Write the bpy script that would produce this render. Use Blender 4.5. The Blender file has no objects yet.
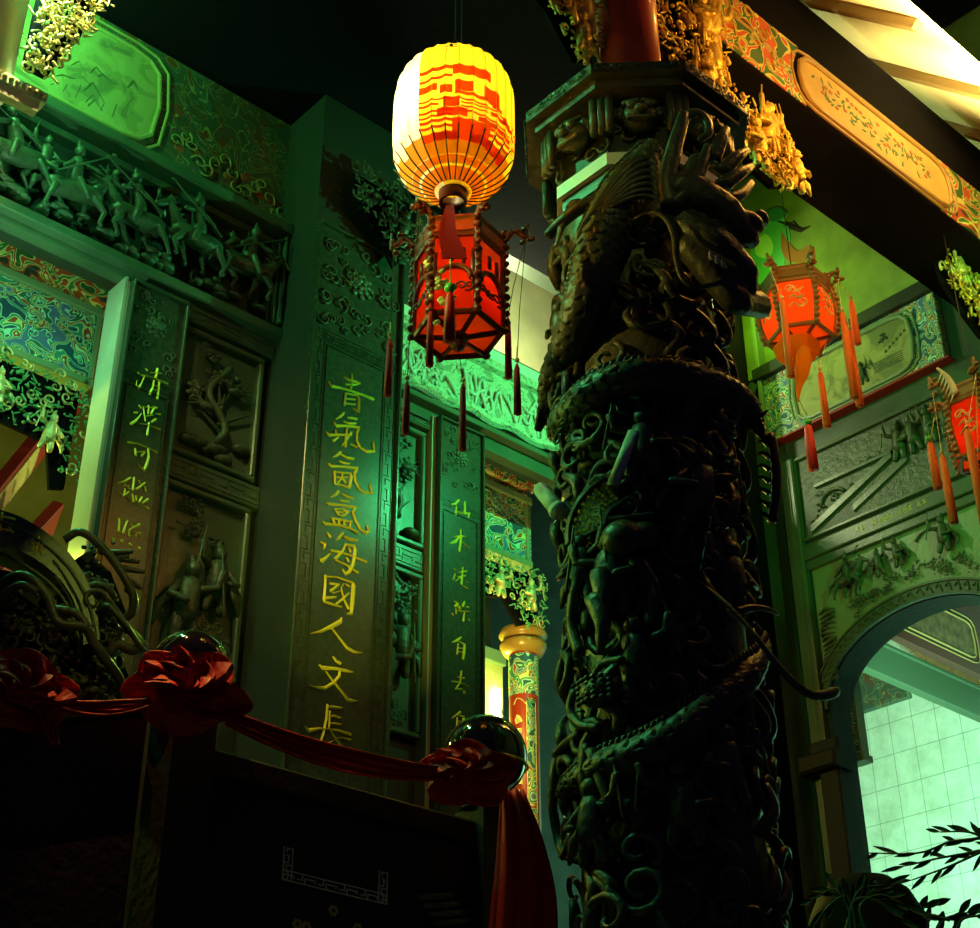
import bpy, math, random
import numpy as np

# ---------------------------------------------------------------- camera, world, lamps, exposure
sc = bpy.context.scene
COL = sc.collection
FPX, TH, HD, RL = 1503.7, .53238, .83546, -.00243
def cam_axes():
    F = np.array([math.cos(HD)*math.cos(TH), math.sin(HD)*math.cos(TH), math.sin(TH)])
    r = np.array([math.sin(HD), -math.cos(HD), 0.]); u = np.cross(r, F)
    return np.array([math.cos(RL)*r+math.sin(RL)*u, -math.sin(RL)*r+math.cos(RL)*u, F])
CM = cam_axes(); CP = np.array([0., 0., 1.6])
import mathutils
cd = bpy.data.cameras.new('camera'); co = bpy.data.objects.new('camera', cd); COL.objects.link(co)
cd.sensor_fit = 'HORIZONTAL'; cd.sensor_width = 36; cd.lens = FPX/980*36; cd.clip_start = .05
m3 = mathutils.Matrix((CM[0], CM[1], -CM[2])).transposed()
co.matrix_world = mathutils.Matrix.Translation(CP.tolist()) @ m3.to_4x4()
sc.camera = co
w = bpy.data.worlds.new('night'); sc.world = w; w.use_nodes = True
bgn = w.node_tree.nodes['Background']; bgn.inputs[0].default_value = (.38, .30, .85, 1); bgn.inputs[1].default_value = .018
def lamp(name, loc, color, power, radius=.03, kind='POINT', aim=None, size=None, spot=None):
    l = bpy.data.lights.new(name, kind); l.color = color; l.energy = power
    if kind in ('POINT', 'SPOT'): l.shadow_soft_size = radius
    if kind == 'AREA': l.shape = 'RECTANGLE'; l.size, l.size_y = size
    if spot: l.spot_size = math.radians(spot); l.spot_blend = .6
    o = bpy.data.objects.new(name, l); COL.objects.link(o); o.location = loc
    if aim is not None:
        o.rotation_euler = (mathutils.Vector(aim)-mathutils.Vector(loc)).to_track_quat('-Z', 'Y').to_euler()
    return o
GREEN = (.10, 1., .30); CYAN = (.25, 1., .55); WARM = (1., .55, .10); YEL = (1., .85, .25)
lamp('green_floodlight', (1.10, 3.66, 5.80), (.16, 1., .22), 34, .05)
lamp('frieze_fill', (1.02, 3.05, 5.15), (.10, 1., .34), 62, .03)  # added light brightening the horsemen frieze, no fixture there
lamp('lintel_fill', (1.45, 3.85, 4.55), (.35, 1., .45), 8, 0)  # added unseen light for the far left lintel and jamb
lamp('green_lamp_behind_column', (3.80, 2.95, 4.95), (.07, 1., .30), 74, 0, 'SPOT', (3.35, 4.0, 5.0), spot=120)
lamp('mural_lamp', (4.95, 3.62, 6.15), (.50, 1., .05), 7, .03)
lamp('green_lamp_right', (3.6, .5, 4.6), (.02, 1., .10), 120, .04, 'SPOT', (5.3, 3.0, 5.12), spot=33)
lamp('tile_room_lamp', (5.75, 2.9, 3.1), (.30, 1., .68), 600, .06, 'SPOT', (7.5, 4.4, 4.1), spot=95)
lamp('eave_lamp', (4.0, 1.46, 4.75), (1., .80, .24), 950, .04, 'SPOT', (4.0, 1.50, 5.5), spot=62)
lamp('eave_fill_inner', (3.55, 1.48, 4.85), (1., .78, .22), 420, 0, 'SPOT', (3.5, 1.50, 5.5), spot=58)  # added second light widening the bright eave boards, kept unseen
lamp('beam_lamp', (3.0, 1.2, 5.0), (1., .50, .10), 3.5, .03)
lamp('carving_lamp', (2.95, 1.66, 4.98), (1., .42, .05), 11., .02)
lamp('carving_lamp_low', (3.3, 1.80, 4.9), (1., .42, .05), 5, .02)
lamp('far_bracket_fill', (4.35, 1.85, 4.95), (1., .75, .12), 2.2, 0)  # added light for the far right gilded carving
lamp('left_bracket_lamp', (.95, 2.80, 5.35), (1., .80, .25), 80, .03, 'SPOT', (1.10, 3.15, 5.0), spot=80)
lamp('shrine_lamp_right', (4.25, 5.0, 4.0), (.9, 1., .12), 45, .06)
lamp('shrine_lamp_left', (1.3, 5.0, 4.2), (.80, 1., .10), 42, .06)
lamp('burner_fill', (1.0, 1.9, 3.5), (.9, 1., .12), 5, 0, 'SPOT', (1.42, 2.85, 3.05), spot=24)  # added spot lifting the mane and claws, the burner has no lamp
lamp('clerestory_lamp', (4.0, 4.35, 5.75), (.90, 1., .50), 45, .05)
lamp('rosette_fill', (1.30, 2.60, 3.65), (1., .36, .07), 38, 0, 'SPOT', (1.47, 2.46, 2.7), spot=44)  # added unseen spot for the left and middle rosettes, no table here
lamp('rosette_fill_right', (1.95, 2.80, 3.6), (1., .34, .07), 16, 0, 'SPOT', (2.2, 2.55, 2.62), spot=40)  # added unseen spot for the right rosette
lamp('pillar_uplight', (1.9, 2.75, 3.0), (1., .92, .06), 30, 0, 'SPOT', (2.82, 3.78, 3.95), spot=34)
lamp('plaque_fill', (1.75, 3.05, 3.25), (.50, 1., .08), 1.7, 0)  # added invisible fill for the plaque lettering
lamp('column_rim_fill', (1.45, 3.0, 3.5), (.25, 1., .12), 9, 0, 'SPOT', (2.35, 2.1, 3.15), spot=52)  # added unseen green spot for the dragon column's left rim
lamp('column_fill', (1.15, 2.5, 4.05), (1., .85, .12), 22., 0, 'SPOT', (2.35, 2.05, 4.0), spot=42)  # added unseen spot brightening the upper dragon column
lamp('column_front_fill', (1.2, .9, 4.6), (.8, 1., .18), 6, 0, 'SPOT', (2.35, 2.0, 4.15), spot=26)  # added frontal fill for the dragon's head and body
lamp('tassel_fill', (3.50, 2.15, 4.75), (1., .40, .08), 1.0, 0)  # added invisible orange fill for the lantern's tassels
lamp('red_column_fill', (3.85, 4.15, 3.95), (1., .75, .15), 15, 0)  # added unseen light for the shrine's red column
lamp('railing_fill', (.9, .9, 2.3), (.7, 1., .4), 1.2, 0, 'SPOT', (1.95, 2.55, 2.42), spot=22)  # added faint front spot to bring out the key fret
sc.view_settings.view_transform = 'Standard'; sc.view_settings.look = 'None'
sc.view_settings.gamma = 1; sc.view_settings.use_curve_mapping = False
sc.view_settings.exposure = 0.0
sc.cycles.max_bounces = 6; sc.cycles.transparent_max_bounces = 6

# ---------------------------------------------------------------- rays through photo pixels -> true points
def ray(x, y): return CM.T @ np.array([(x-490)/FPX, -(y-464)/FPX, 1.])
def onplane(px, py, ax, val):
    d = ray(px, py); i = 'XYZ'.index(ax); return CP + d*(val-CP[i])/d[i]
def atdist(px, py, dist):
    d = ray(px, py); return CP + d*dist/math.hypot(d[0], d[1])

# ---------------------------------------------------------------- frames: local (x, y, h) -> world
def WORLD(v): return v
def FAC(Y): return lambda v: np.stack([v[:, 0], Y-v[:, 2], v[:, 1]], 1)
def RW(X): return lambda v: np.stack([X-v[:, 2], -v[:, 0], v[:, 1]], 1)
def FRAME(o, ux, uy):
    o = np.array(o, float); ux = np.array(ux, float); ux /= np.linalg.norm(ux); uy = np.array(uy, float); uy /= np.linalg.norm(uy)
    uz = np.cross(ux, uy); return lambda v: o + v[:, :1]*ux + v[:, 1:2]*uy + v[:, 2:3]*uz
def CYL(cx, cy, r, phi0):
    def f(v):
        a = phi0 + v[:, 0]/r; R = r+v[:, 2]
        return np.stack([cx+R*np.cos(a), cy+R*np.sin(a), v[:, 1]], 1)
    return f

class MB:
    def __init__(s, xf=WORLD): s.xf = xf; s.v = []; s.f = []; s.n = 0; s.mi = []; s.m = 0
    def add(s, v, f):
        v = np.asarray(v, float); s.v.append(s.xf(v)); s.f += [tuple(i+s.n for i in q) for q in f]; s.mi += [s.m]*len(f); s.n += len(v)
    def box(s, x0, x1, y0, y1, h0, h1, ch=0.):
        if ch:
            v = [(x0, y0, h0), (x1, y0, h0), (x1, y1, h0), (x0, y1, h0), (x0, y0, h1-ch), (x1, y0, h1-ch), (x1, y1, h1-ch), (x0, y1, h1-ch),
                 (x0+ch, y0+ch, h1), (x1-ch, y0+ch, h1), (x1-ch, y1-ch, h1), (x0+ch, y1-ch, h1)]
            f = [(3, 2, 1, 0), (8, 9, 10, 11)]
            for a, b in ((0, 4), (4, 8)):
                for i in range(4): j = (i+1) % 4; f.append((a+i, a+j, b+j, b+i))
        else:
            v = [(x0, y0, h0), (x1, y0, h0), (x1, y1, h0), (x0, y1, h0), (x0, y0, h1), (x1, y0, h1), (x1, y1, h1), (x0, y1, h1)]
            f = [(3, 2, 1, 0), (4, 5, 6, 7), (0, 1, 5, 4), (1, 2, 6, 5), (2, 3, 7, 6), (3, 0, 4, 7)]
        s.add(v, f)
    def prism(s, pts, h0, h1):
        n = len(pts); v = [(p[0], p[1], h0) for p in pts]+[(p[0], p[1], h1) for p in pts]
        s.add(v, [tuple(range(n-1, -1, -1)), tuple(range(n, 2*n))]+[(i, (i+1) % n, n+(i+1) % n, n+i) for i in range(n)])
    def tube(s, P, R, n=7, caps=True, closed=False):
        P = np.asarray(P, float); k = len(P); R = np.full(k, R) if np.isscalar(R) else np.asarray(R, float)
        T = np.roll(P, -1, 0)-np.roll(P, 1, 0) if closed else np.gradient(P, axis=0)
        T /= np.linalg.norm(T, axis=1, keepdims=True)+1e-12
        ref = np.array([0, 0, 1.]) if abs(T[0][2]) < .9 else np.array([1., 0, 0])
        N = np.cross(T[0], ref); N /= np.linalg.norm(N)+1e-12; V = []
        a = np.arange(n)*2*math.pi/n
        for i in range(k):
            N = N-T[i]*(N@T[i]); N /= np.linalg.norm(N)+1e-12; Bn = np.cross(T[i], N)
            V.append(P[i]+R[i]*(np.cos(a)[:, None]*N+np.sin(a)[:, None]*Bn))
        V = np.concatenate(V); F = []
        for i in range(k if closed else k-1):
            j = (i+1) % k
            for q in range(n): F.append((i*n+q, i*n+(q+1) % n, j*n+(q+1) % n, j*n+q))
        if caps and not closed: F += [tuple(range(n-1, -1, -1)), tuple(range((k-1)*n, k*n))]
        s.add(V, F)
    def cap(s, a, b, r0, r1=None, n=7):
        r1 = r0 if r1 is None else r1; a = np.asarray(a, float); b = np.asarray(b, float)
        d = b-a; L = np.linalg.norm(d)+1e-9; d /= L
        s.tube([a-d*r0*.95, a-d*r0*.6, a, b, b+d*r1*.6, b+d*r1*.95], [r0*.25, r0*.8, r0, r1, r1*.8, r1*.25], n)
    def ell(s, c, rx, ry=None, rz=None, n=10, k=6):
        ry = rx if ry is None else ry; rz = rx if rz is None else rz; V = [(c[0], c[1]-ry, c[2])]
        for i in range(1, k):
            t = -math.pi/2+math.pi*i/k
            for j in range(n):
                a = 2*math.pi*j/n; V.append((c[0]+rx*math.cos(t)*math.cos(a), c[1]+ry*math.sin(t), c[2]+rz*math.cos(t)*math.sin(a)))
        V.append((c[0], c[1]+ry, c[2])); F = []
        for j in range(n): F.append((0, 1+j, 1+(j+1) % n)); F.append((len(V)-1, 1+(k-2)*n+(j+1) % n, 1+(k-2)*n+j))
        for i in range(k-2):
            for j in range(n): a = 1+i*n+j; b = 1+i*n+(j+1) % n; F.append((a, a+n, b+n, b))
        s.add(V, F)
    def lathe(s, c, prof, n=24, rad=None, cap=False):      # world frame, axis z; prof = [(r, z)]
        V = []; F = []
        for r, z in prof:
            for j in range(n):
                a = 2*math.pi*j/n+.0001; q = r*(rad(a, z) if rad else 1); V.append((c[0]+q*math.cos(a), c[1]+q*math.sin(a), c[2]+z))
        for i in range(len(prof)-1):
            for j in range(n): a = i*n+j; b = i*n+(j+1) % n; F.append((a, b, b+n, a+n))
        if cap: F += [tuple(range(n-1, -1, -1)), tuple(range((len(prof)-1)*n, len(prof)*n))]
        s.add(V, F)
    def ngon(s, c, R, z0, z1, k=8, rot=22.5, R2=None):
        R2 = R if R2 is None else R2; V = []
        for z, q in ((z0, R), (z1, R2)):
            for i in range(k): a = math.radians(rot+360/k*i); V.append((c[0]+q*math.cos(a), c[1]+q*math.sin(a), z))
        s.add(V, [tuple(range(k-1, -1, -1)), tuple(range(k, 2*k))]+[(i, (i+1) % k, k+(i+1) % k, k+i) for i in range(k)])
    def stroke(s, st, h0, hh):                              # brush stroke with a raised ridge
        P = np.array([(a, b) for a, b, c in st], float); W = np.array([c for a, b, c in st], float)/2
        if len(P) == 2: P = np.array([P[0], (P[0]+P[1])/2, P[1]]); W = np.array([W[0], (W[0]+W[1])/2, W[1]])
        t = np.arange(len(P)); tt = np.linspace(0, len(P)-1, (len(P)-1)*3+1)
        P = np.stack([np.interp(tt, t, P[:, 0]), np.interp(tt, t, P[:, 1])], 1); W = np.interp(tt, t, W)
        T = np.gradient(P, axis=0); T /= np.linalg.norm(T, axis=1, keepdims=True)+1e-9; N = np.stack([-T[:, 1], T[:, 0]], 1)
        V = []; F = []; k = len(P)
        d0 = P[0]-T[0]*W[0]*.9; d1 = P[-1]+T[-1]*W[-1]*.9
        for i in range(k):
            V += [(P[i][0]+N[i][0]*W[i], P[i][1]+N[i][1]*W[i], h0), (P[i][0], P[i][1], h0+hh), (P[i][0]-N[i][0]*W[i], P[i][1]-N[i][1]*W[i], h0)]
        V += [(d0[0], d0[1], h0), (d1[0], d1[1], h0)]
        for i in range(k-1):
            a = 3*i; F += [(a+1, a, a+3, a+4), (a+2, a+1, a+4, a+5), (a, a+2, a+5, a+3)]
        a = 3*(k-1); F += [(3*k, 0, 1), (3*k, 1, 2), (3*k+1, a+1, a), (3*k+1, a+2, a+1)]
        s.add(V, F)
    def build(s, name, mat, parent=None, smooth=False, kind=None, label=None, cat=None, group=None, vox=None):
        me = bpy.data.meshes.new(name); V = np.concatenate(s.v) if s.v else np.zeros((0, 3))
        off = np.array(RLOC.get(parent.name, (0, 0, 0))) if parent else np.zeros(3)
        me.from_pydata((V-off).tolist(), [], s.f)
        mats = mat if isinstance(mat, (list, tuple)) else [mat]
        for q in mats: me.materials.append(q)
        if len(mats) > 1: me.polygons.foreach_set('material_index', s.mi)
        if smooth: me.polygons.foreach_set('use_smooth', [True]*len(me.polygons))
        me.update(); o = bpy.data.objects.new(name, me); COL.objects.link(o)
        if parent: o.parent = parent; RLOC[o.name] = tuple(off)
        if kind: o['kind'] = kind
        if label: o['label'] = label
        if cat: o['category'] = cat
        if group: o['group'] = group
        if vox:
            r = o.modifiers.new('merge', 'REMESH'); r.mode = 'VOXEL'; r.voxel_size = vox; r.use_smooth_shade = True
            q = o.modifiers.new('soften', 'SMOOTH'); q.iterations = 2; q.factor = .5
        return o
RLOC = {}
def thing(name, label, cat, loc=(0, 0, 0), group=None):
    o = bpy.data.objects.new(name, None); COL.objects.link(o); o.location = loc; o.empty_display_size = .05
    o['label'] = label; o['category'] = cat
    if group: o['group'] = group
    RLOC[o.name] = tuple(loc); return o
def spl(pts, n=6):                                          # Catmull-Rom through points
    P = np.array(pts, float); P = np.vstack([2*P[0]-P[1], P, 2*P[-1]-P[-2]]); out = []
    for i in range(1, len(P)-2):
        for t in np.linspace(0, 1, n, endpoint=False):
            a, b, c, d = P[i-1], P[i], P[i+1], P[i+2]
            out.append(.5*((2*b)+(-a+c)*t+(2*a-5*b+4*c-d)*t*t+(-a+3*b-3*c+d)*t**3))
    out.append(P[-2]); return np.array(out)

# ---------------------------------------------------------------- materials (all procedural)
def mat(name, base, rough=.6, metal=0., bump=0., bscale=60., emit=None, estr=0., var=0., vscale=8., spec=.5, coat=0.):
    m = bpy.data.materials.new(name); m.use_nodes = True; nt = m.node_tree; b = nt.nodes['Principled BSDF']
    b.inputs['Base Color'].default_value = (*base, 1); b.inputs['Roughness'].default_value = rough; b.inputs['Metallic'].default_value = metal
    b.inputs['Specular IOR Level'].default_value = spec; b.inputs['Coat Weight'].default_value = coat
    if emit: b.inputs['Emission Color'].default_value = (*emit, 1); b.inputs['Emission Strength'].default_value = estr
    tc = nt.nodes.new('ShaderNodeTexCoord')
    if var:
        n = nt.nodes.new('ShaderNodeTexNoise'); n.inputs['Scale'].default_value = vscale; n.inputs['Detail'].default_value = 6
        r = nt.nodes.new('ShaderNodeValToRGB'); r.color_ramp.elements[0].position = .3; r.color_ramp.elements[1].position = .7
        r.color_ramp.elements[0].color = (*[c*(1-var) for c in base], 1); r.color_ramp.elements[1].color = (*[min(1, c*(1+var)) for c in base], 1)
        nt.links.new(tc.outputs['Object'], n.inputs['Vector']); nt.links.new(n.outputs[0], r.inputs[0]); nt.links.new(r.outputs[0], b.inputs['Base Color'])
    if bump:
        n = nt.nodes.new('ShaderNodeTexNoise'); n.inputs['Scale'].default_value = bscale; n.inputs['Detail'].default_value = 8
        q = nt.nodes.new('ShaderNodeBump'); q.inputs['Strength'].default_value = bump; q.inputs['Distance'].default_value = .01
        nt.links.new(tc.outputs['Object'], n.inputs['Vector']); nt.links.new(n.outputs[0], q.inputs['Height']); nt.links.new(q.outputs[0], b.inputs['Normal'])
    return m
def cloudmat(name, stops, scale=9., distort=1.4, rough=.5, detail=1.):
    m = bpy.data.materials.new(name); m.use_nodes = True; nt = m.node_tree; b = nt.nodes['Principled BSDF']; b.inputs['Roughness'].default_value = rough
    tc = nt.nodes.new('ShaderNodeTexCoord'); n = nt.nodes.new('ShaderNodeTexNoise'); n.inputs['Scale'].default_value = scale
    n.inputs['Detail'].default_value = detail; n.inputs['Distortion'].default_value = distort
    r = nt.nodes.new('ShaderNodeValToRGB'); r.color_ramp.interpolation = 'CONSTANT'; e = r.color_ramp.elements
    for i, (p, c) in enumerate(stops):
        q = e[i] if i < 2 else e.new(p)
        q.position = p; q.color = (*c, 1)
    nt.links.new(tc.outputs['Object'], n.inputs['Vector']); nt.links.new(n.outputs[0], r.inputs[0]); nt.links.new(r.outputs[0], b.inputs['Base Color'])
    return m
def papermat(name, base, trans=.75, var=0.):
    m = bpy.data.materials.new(name); m.use_nodes = True; nt = m.node_tree; nt.nodes.remove(nt.nodes['Principled BSDF'])
    out = nt.nodes['Material Output']; d = nt.nodes.new('ShaderNodeBsdfDiffuse'); t = nt.nodes.new('ShaderNodeBsdfTranslucent'); x = nt.nodes.new('ShaderNodeMixShader')
    d.inputs[0].default_value = (*base, 1); t.inputs[0].default_value = (*base, 1); x.inputs[0].default_value = trans
    nt.links.new(d.outputs[0], x.inputs[1]); nt.links.new(t.outputs[0], x.inputs[2]); nt.links.new(x.outputs[0], out.inputs[0]); return m
STONE = mat('dark_carved_stone', (.050, .082, .048), .42, bump=.5, bscale=45, var=.35, vscale=14)
STONE2 = mat('smooth_stone_green_tint', (.065, .115, .070), .32, bump=.12, bscale=90, var=.2, vscale=5)  # green lamp colour mixed into the stone's base
PALE = mat('pale_carved_stone', (.60, .62, .52), .5, bump=.3, bscale=50, var=.2)
GRAN = mat('polished_plaque_stone', (.034, .056, .034), .26, bump=.05, bscale=140, var=.25, vscale=60)  # same green light tint put into the plaque stone
COLST = mat('column_carved_stone', (.075, .066, .040), .40, bump=.5, bscale=40, var=.4, vscale=12)
SHAFTM = mat('dark_pillar_stone', (.035, .045, .035), .4, bump=.1)
BLACK = mat('dark_timber', (.007, .006, .009), .9, bump=.3, bscale=30, spec=.04)
RAIL = mat('dark_railing_stone', (.014, .013, .016), .6, bump=.3, bscale=45, spec=.25)
DARK = mat('dark_painted_board', (.030, .042, .032), .5, bump=.2, bscale=20, var=.3)
GOLDL = mat('gold_leaf_lettering', (1., .88, .06), .38, .05)
GOLD = mat('gilded_wood', (.98, .55, .12), .28, .5, bump=.9, bscale=70, var=.5, vscale=25)
GILDY = mat('pale_gilded_wood', (.98, .86, .34), .32, .4, bump=.9, bscale=70, var=.45, vscale=25)
REDL = mat('red_lacquer', (.36, .035, .012), .34, coat=.5)
REDC = mat('red_satin_cloth', (.55, .010, .010), .65, bump=.1, bscale=25)
REDW = mat('red_painted_wood', (.40, .02, .012), .5, bump=.2)
TASR = mat('red_silk_tassel', (.55, .012, .02), .7, bump=.6, bscale=200)
TASO = mat('orange_silk_tassel', (1., .22, .03), .7, bump=.6, bscale=200)
JADE = mat('green_bead', (.10, .70, .15), .25)
BLKG = mat('black_glossy_ball', (.006, .006, .008), .06, coat=1.)
GOLDREF = mat('gold_reflection', (.9, .62, .12), .25, .8)
LEAF = mat('dark_leaf', (.012, .05, .02), .5)
WIRE = mat('dark_wire', (.03, .02, .015), .5)
INK = mat('black_ink', (.02, .015, .01), .8)
CREAM = mat('cream_painted_board', (.80, .72, .50), .6, bump=.1, bscale=15)
EAVEB = mat('eave_rafter_timber', (.22, .15, .07), .55)
MURAL = mat('mural_ground', (.22, .32, .06), .7, var=.25, vscale=6)
GRNB = mat('green_painted_beam', (.22, .34, .18), .45, bump=.1)
CLOUDR = cloudmat('painted_cloud_scrolls_red', [(0, (.05, .14, .04)), (.40, (.75, .72, .25)), (.43, (.65, .10, .03)), (.50, (.75, .72, .25)), (.525, (.05, .22, .06)), (.57, (.75, .72, .25)), (.60, (.55, .08, .03)), (.66, (.03, .05, .04))], 8.5, 1.1)
CLOUDB = cloudmat('painted_cloud_scrolls_blue', [(0, (.02, .10, .16)), (.38, (.45, .85, .65)), (.41, (.04, .30, .22)), (.46, (.60, .80, .30)), (.49, (.42, .09, .04)), (.53, (.50, .90, .60)), (.555, (.03, .16, .10)), (.61, (.45, .85, .75)), (.64, (.10, .20, .40))], 13, 1.3)
CLOUDG = cloudmat('faded_cloud_scrolls_green', [(0, (.05, .08, .05)), (.42, (.22, .26, .10)), (.44, (.05, .09, .055)), (.53, (.24, .28, .10)), (.55, (.16, .05, .02)), (.60, (.05, .08, .05))], 9, 1.5)
YPAINT = cloudmat('yellow_landscape_painting', [(0, (.10, .12, .05)), (.40, (.35, .36, .12)), (.46, (.80, .72, .28)), (.60, (.85, .80, .36)), (.66, (.40, .40, .14))], 7, .6, detail=4)
FLOWERP = cloudmat('flower_painting', [(0, (.05, .10, .05)), (.36, (.30, .10, .08)), (.40, (.62, .42, .16)), (.62, (.70, .48, .18)), (.68, (.25, .22, .10))], 16, .5, detail=4)
LANDP = cloudmat('green_landscape_relief', [(0, (.16, .20, .08)), (.40, (.24, .28, .10)), (.47, (.32, .36, .13)), (.62, (.36, .40, .15))], 8, .8, detail=5)
PAPY = papermat('yellow_lantern_paper', (1., .66, .03))
PAPW = papermat('white_lantern_paper', (1., .96, .80), .9)
PAPR = papermat('red_lantern_silk', (.95, .05, .012), .7)
PAPR2 = papermat('orange_red_lantern_silk', (1., .13, .02), .7)
INKL = cloudmat('inked_landscape_relief', [(0, (.10, .12, .08)), (.36, (.30, .34, .22)), (.43, (.55, .60, .42)), (.52, (.14, .18, .10)), (.535, (.55, .60, .42)), (.62, (.12, .15, .09)), (.64, (.48, .52, .36))], 15, .9, detail=4)
SIDEG = mat('dim_green_painted_beam', (.075, .10, .05), .5); SIDER = mat('dim_red_painted_board', (.10, .016, .010), .5)  # darker copies of the green and red paint, dimness put into the colour
PAPRD = papermat('lantern_red_paint', (.93, .10, .01), .7)
PAPO = papermat('orange_lantern_silk', (1., .42, .04), .75)
def tilemat():
    m = bpy.data.materials.new('glazed_wall_tiles'); m.use_nodes = True; nt = m.node_tree; b = nt.nodes['Principled BSDF']
    tc = nt.nodes.new('ShaderNodeTexCoord'); sep = nt.nodes.new('ShaderNodeSeparateXYZ'); cmb = nt.nodes.new('ShaderNodeCombineXYZ')
    nt.links.new(tc.outputs['Object'], sep.inputs[0]); nt.links.new(sep.outputs['Y'], cmb.inputs['X']); nt.links.new(sep.outputs['Z'], cmb.inputs['Y'])
    mp = nt.nodes.new('ShaderNodeMapping'); mp.inputs['Location'].default_value = (-4.423, -4.441, 0); nt.links.new(cmb.outputs[0], mp.inputs[0])
    br = nt.nodes.new('ShaderNodeTexBrick'); br.offset = 0; br.inputs['Scale'].default_value = 1
    br.inputs['Brick Width'].default_value = .156; br.inputs['Row Height'].default_value = .193; br.inputs['Mortar Size'].default_value = .0016
    br.inputs['Mortar Smooth'].default_value = .1; nt.links.new(mp.outputs[0], br.inputs['Vector'])
    n = nt.nodes.new('ShaderNodeTexNoise'); n.inputs['Scale'].default_value = 7; n.inputs['Detail'].default_value = 8; n.inputs['Roughness'].default_value = .7
    nt.links.new(tc.outputs['Object'], n.inputs['Vector']); r = nt.nodes.new('ShaderNodeValToRGB')
    r.color_ramp.elements[0].position = .3; r.color_ramp.elements[0].color = (.48, .50, .36, 1); r.color_ramp.elements[1].position = .62; r.color_ramp.elements[1].color = (.72, .74, .60, 1)
    nt.links.new(n.outputs[0], r.inputs[0]); nt.links.new(r.outputs[0], br.inputs['Color1']); nt.links.new(r.outputs[0], br.inputs['Color2'])
    br.inputs['Mortar'].default_value = (.16, .18, .13, 1); nt.links.new(br.outputs[0], b.inputs['Base Color']); b.inputs['Roughness'].default_value = .35
    return m
TILES = tilemat()
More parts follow.
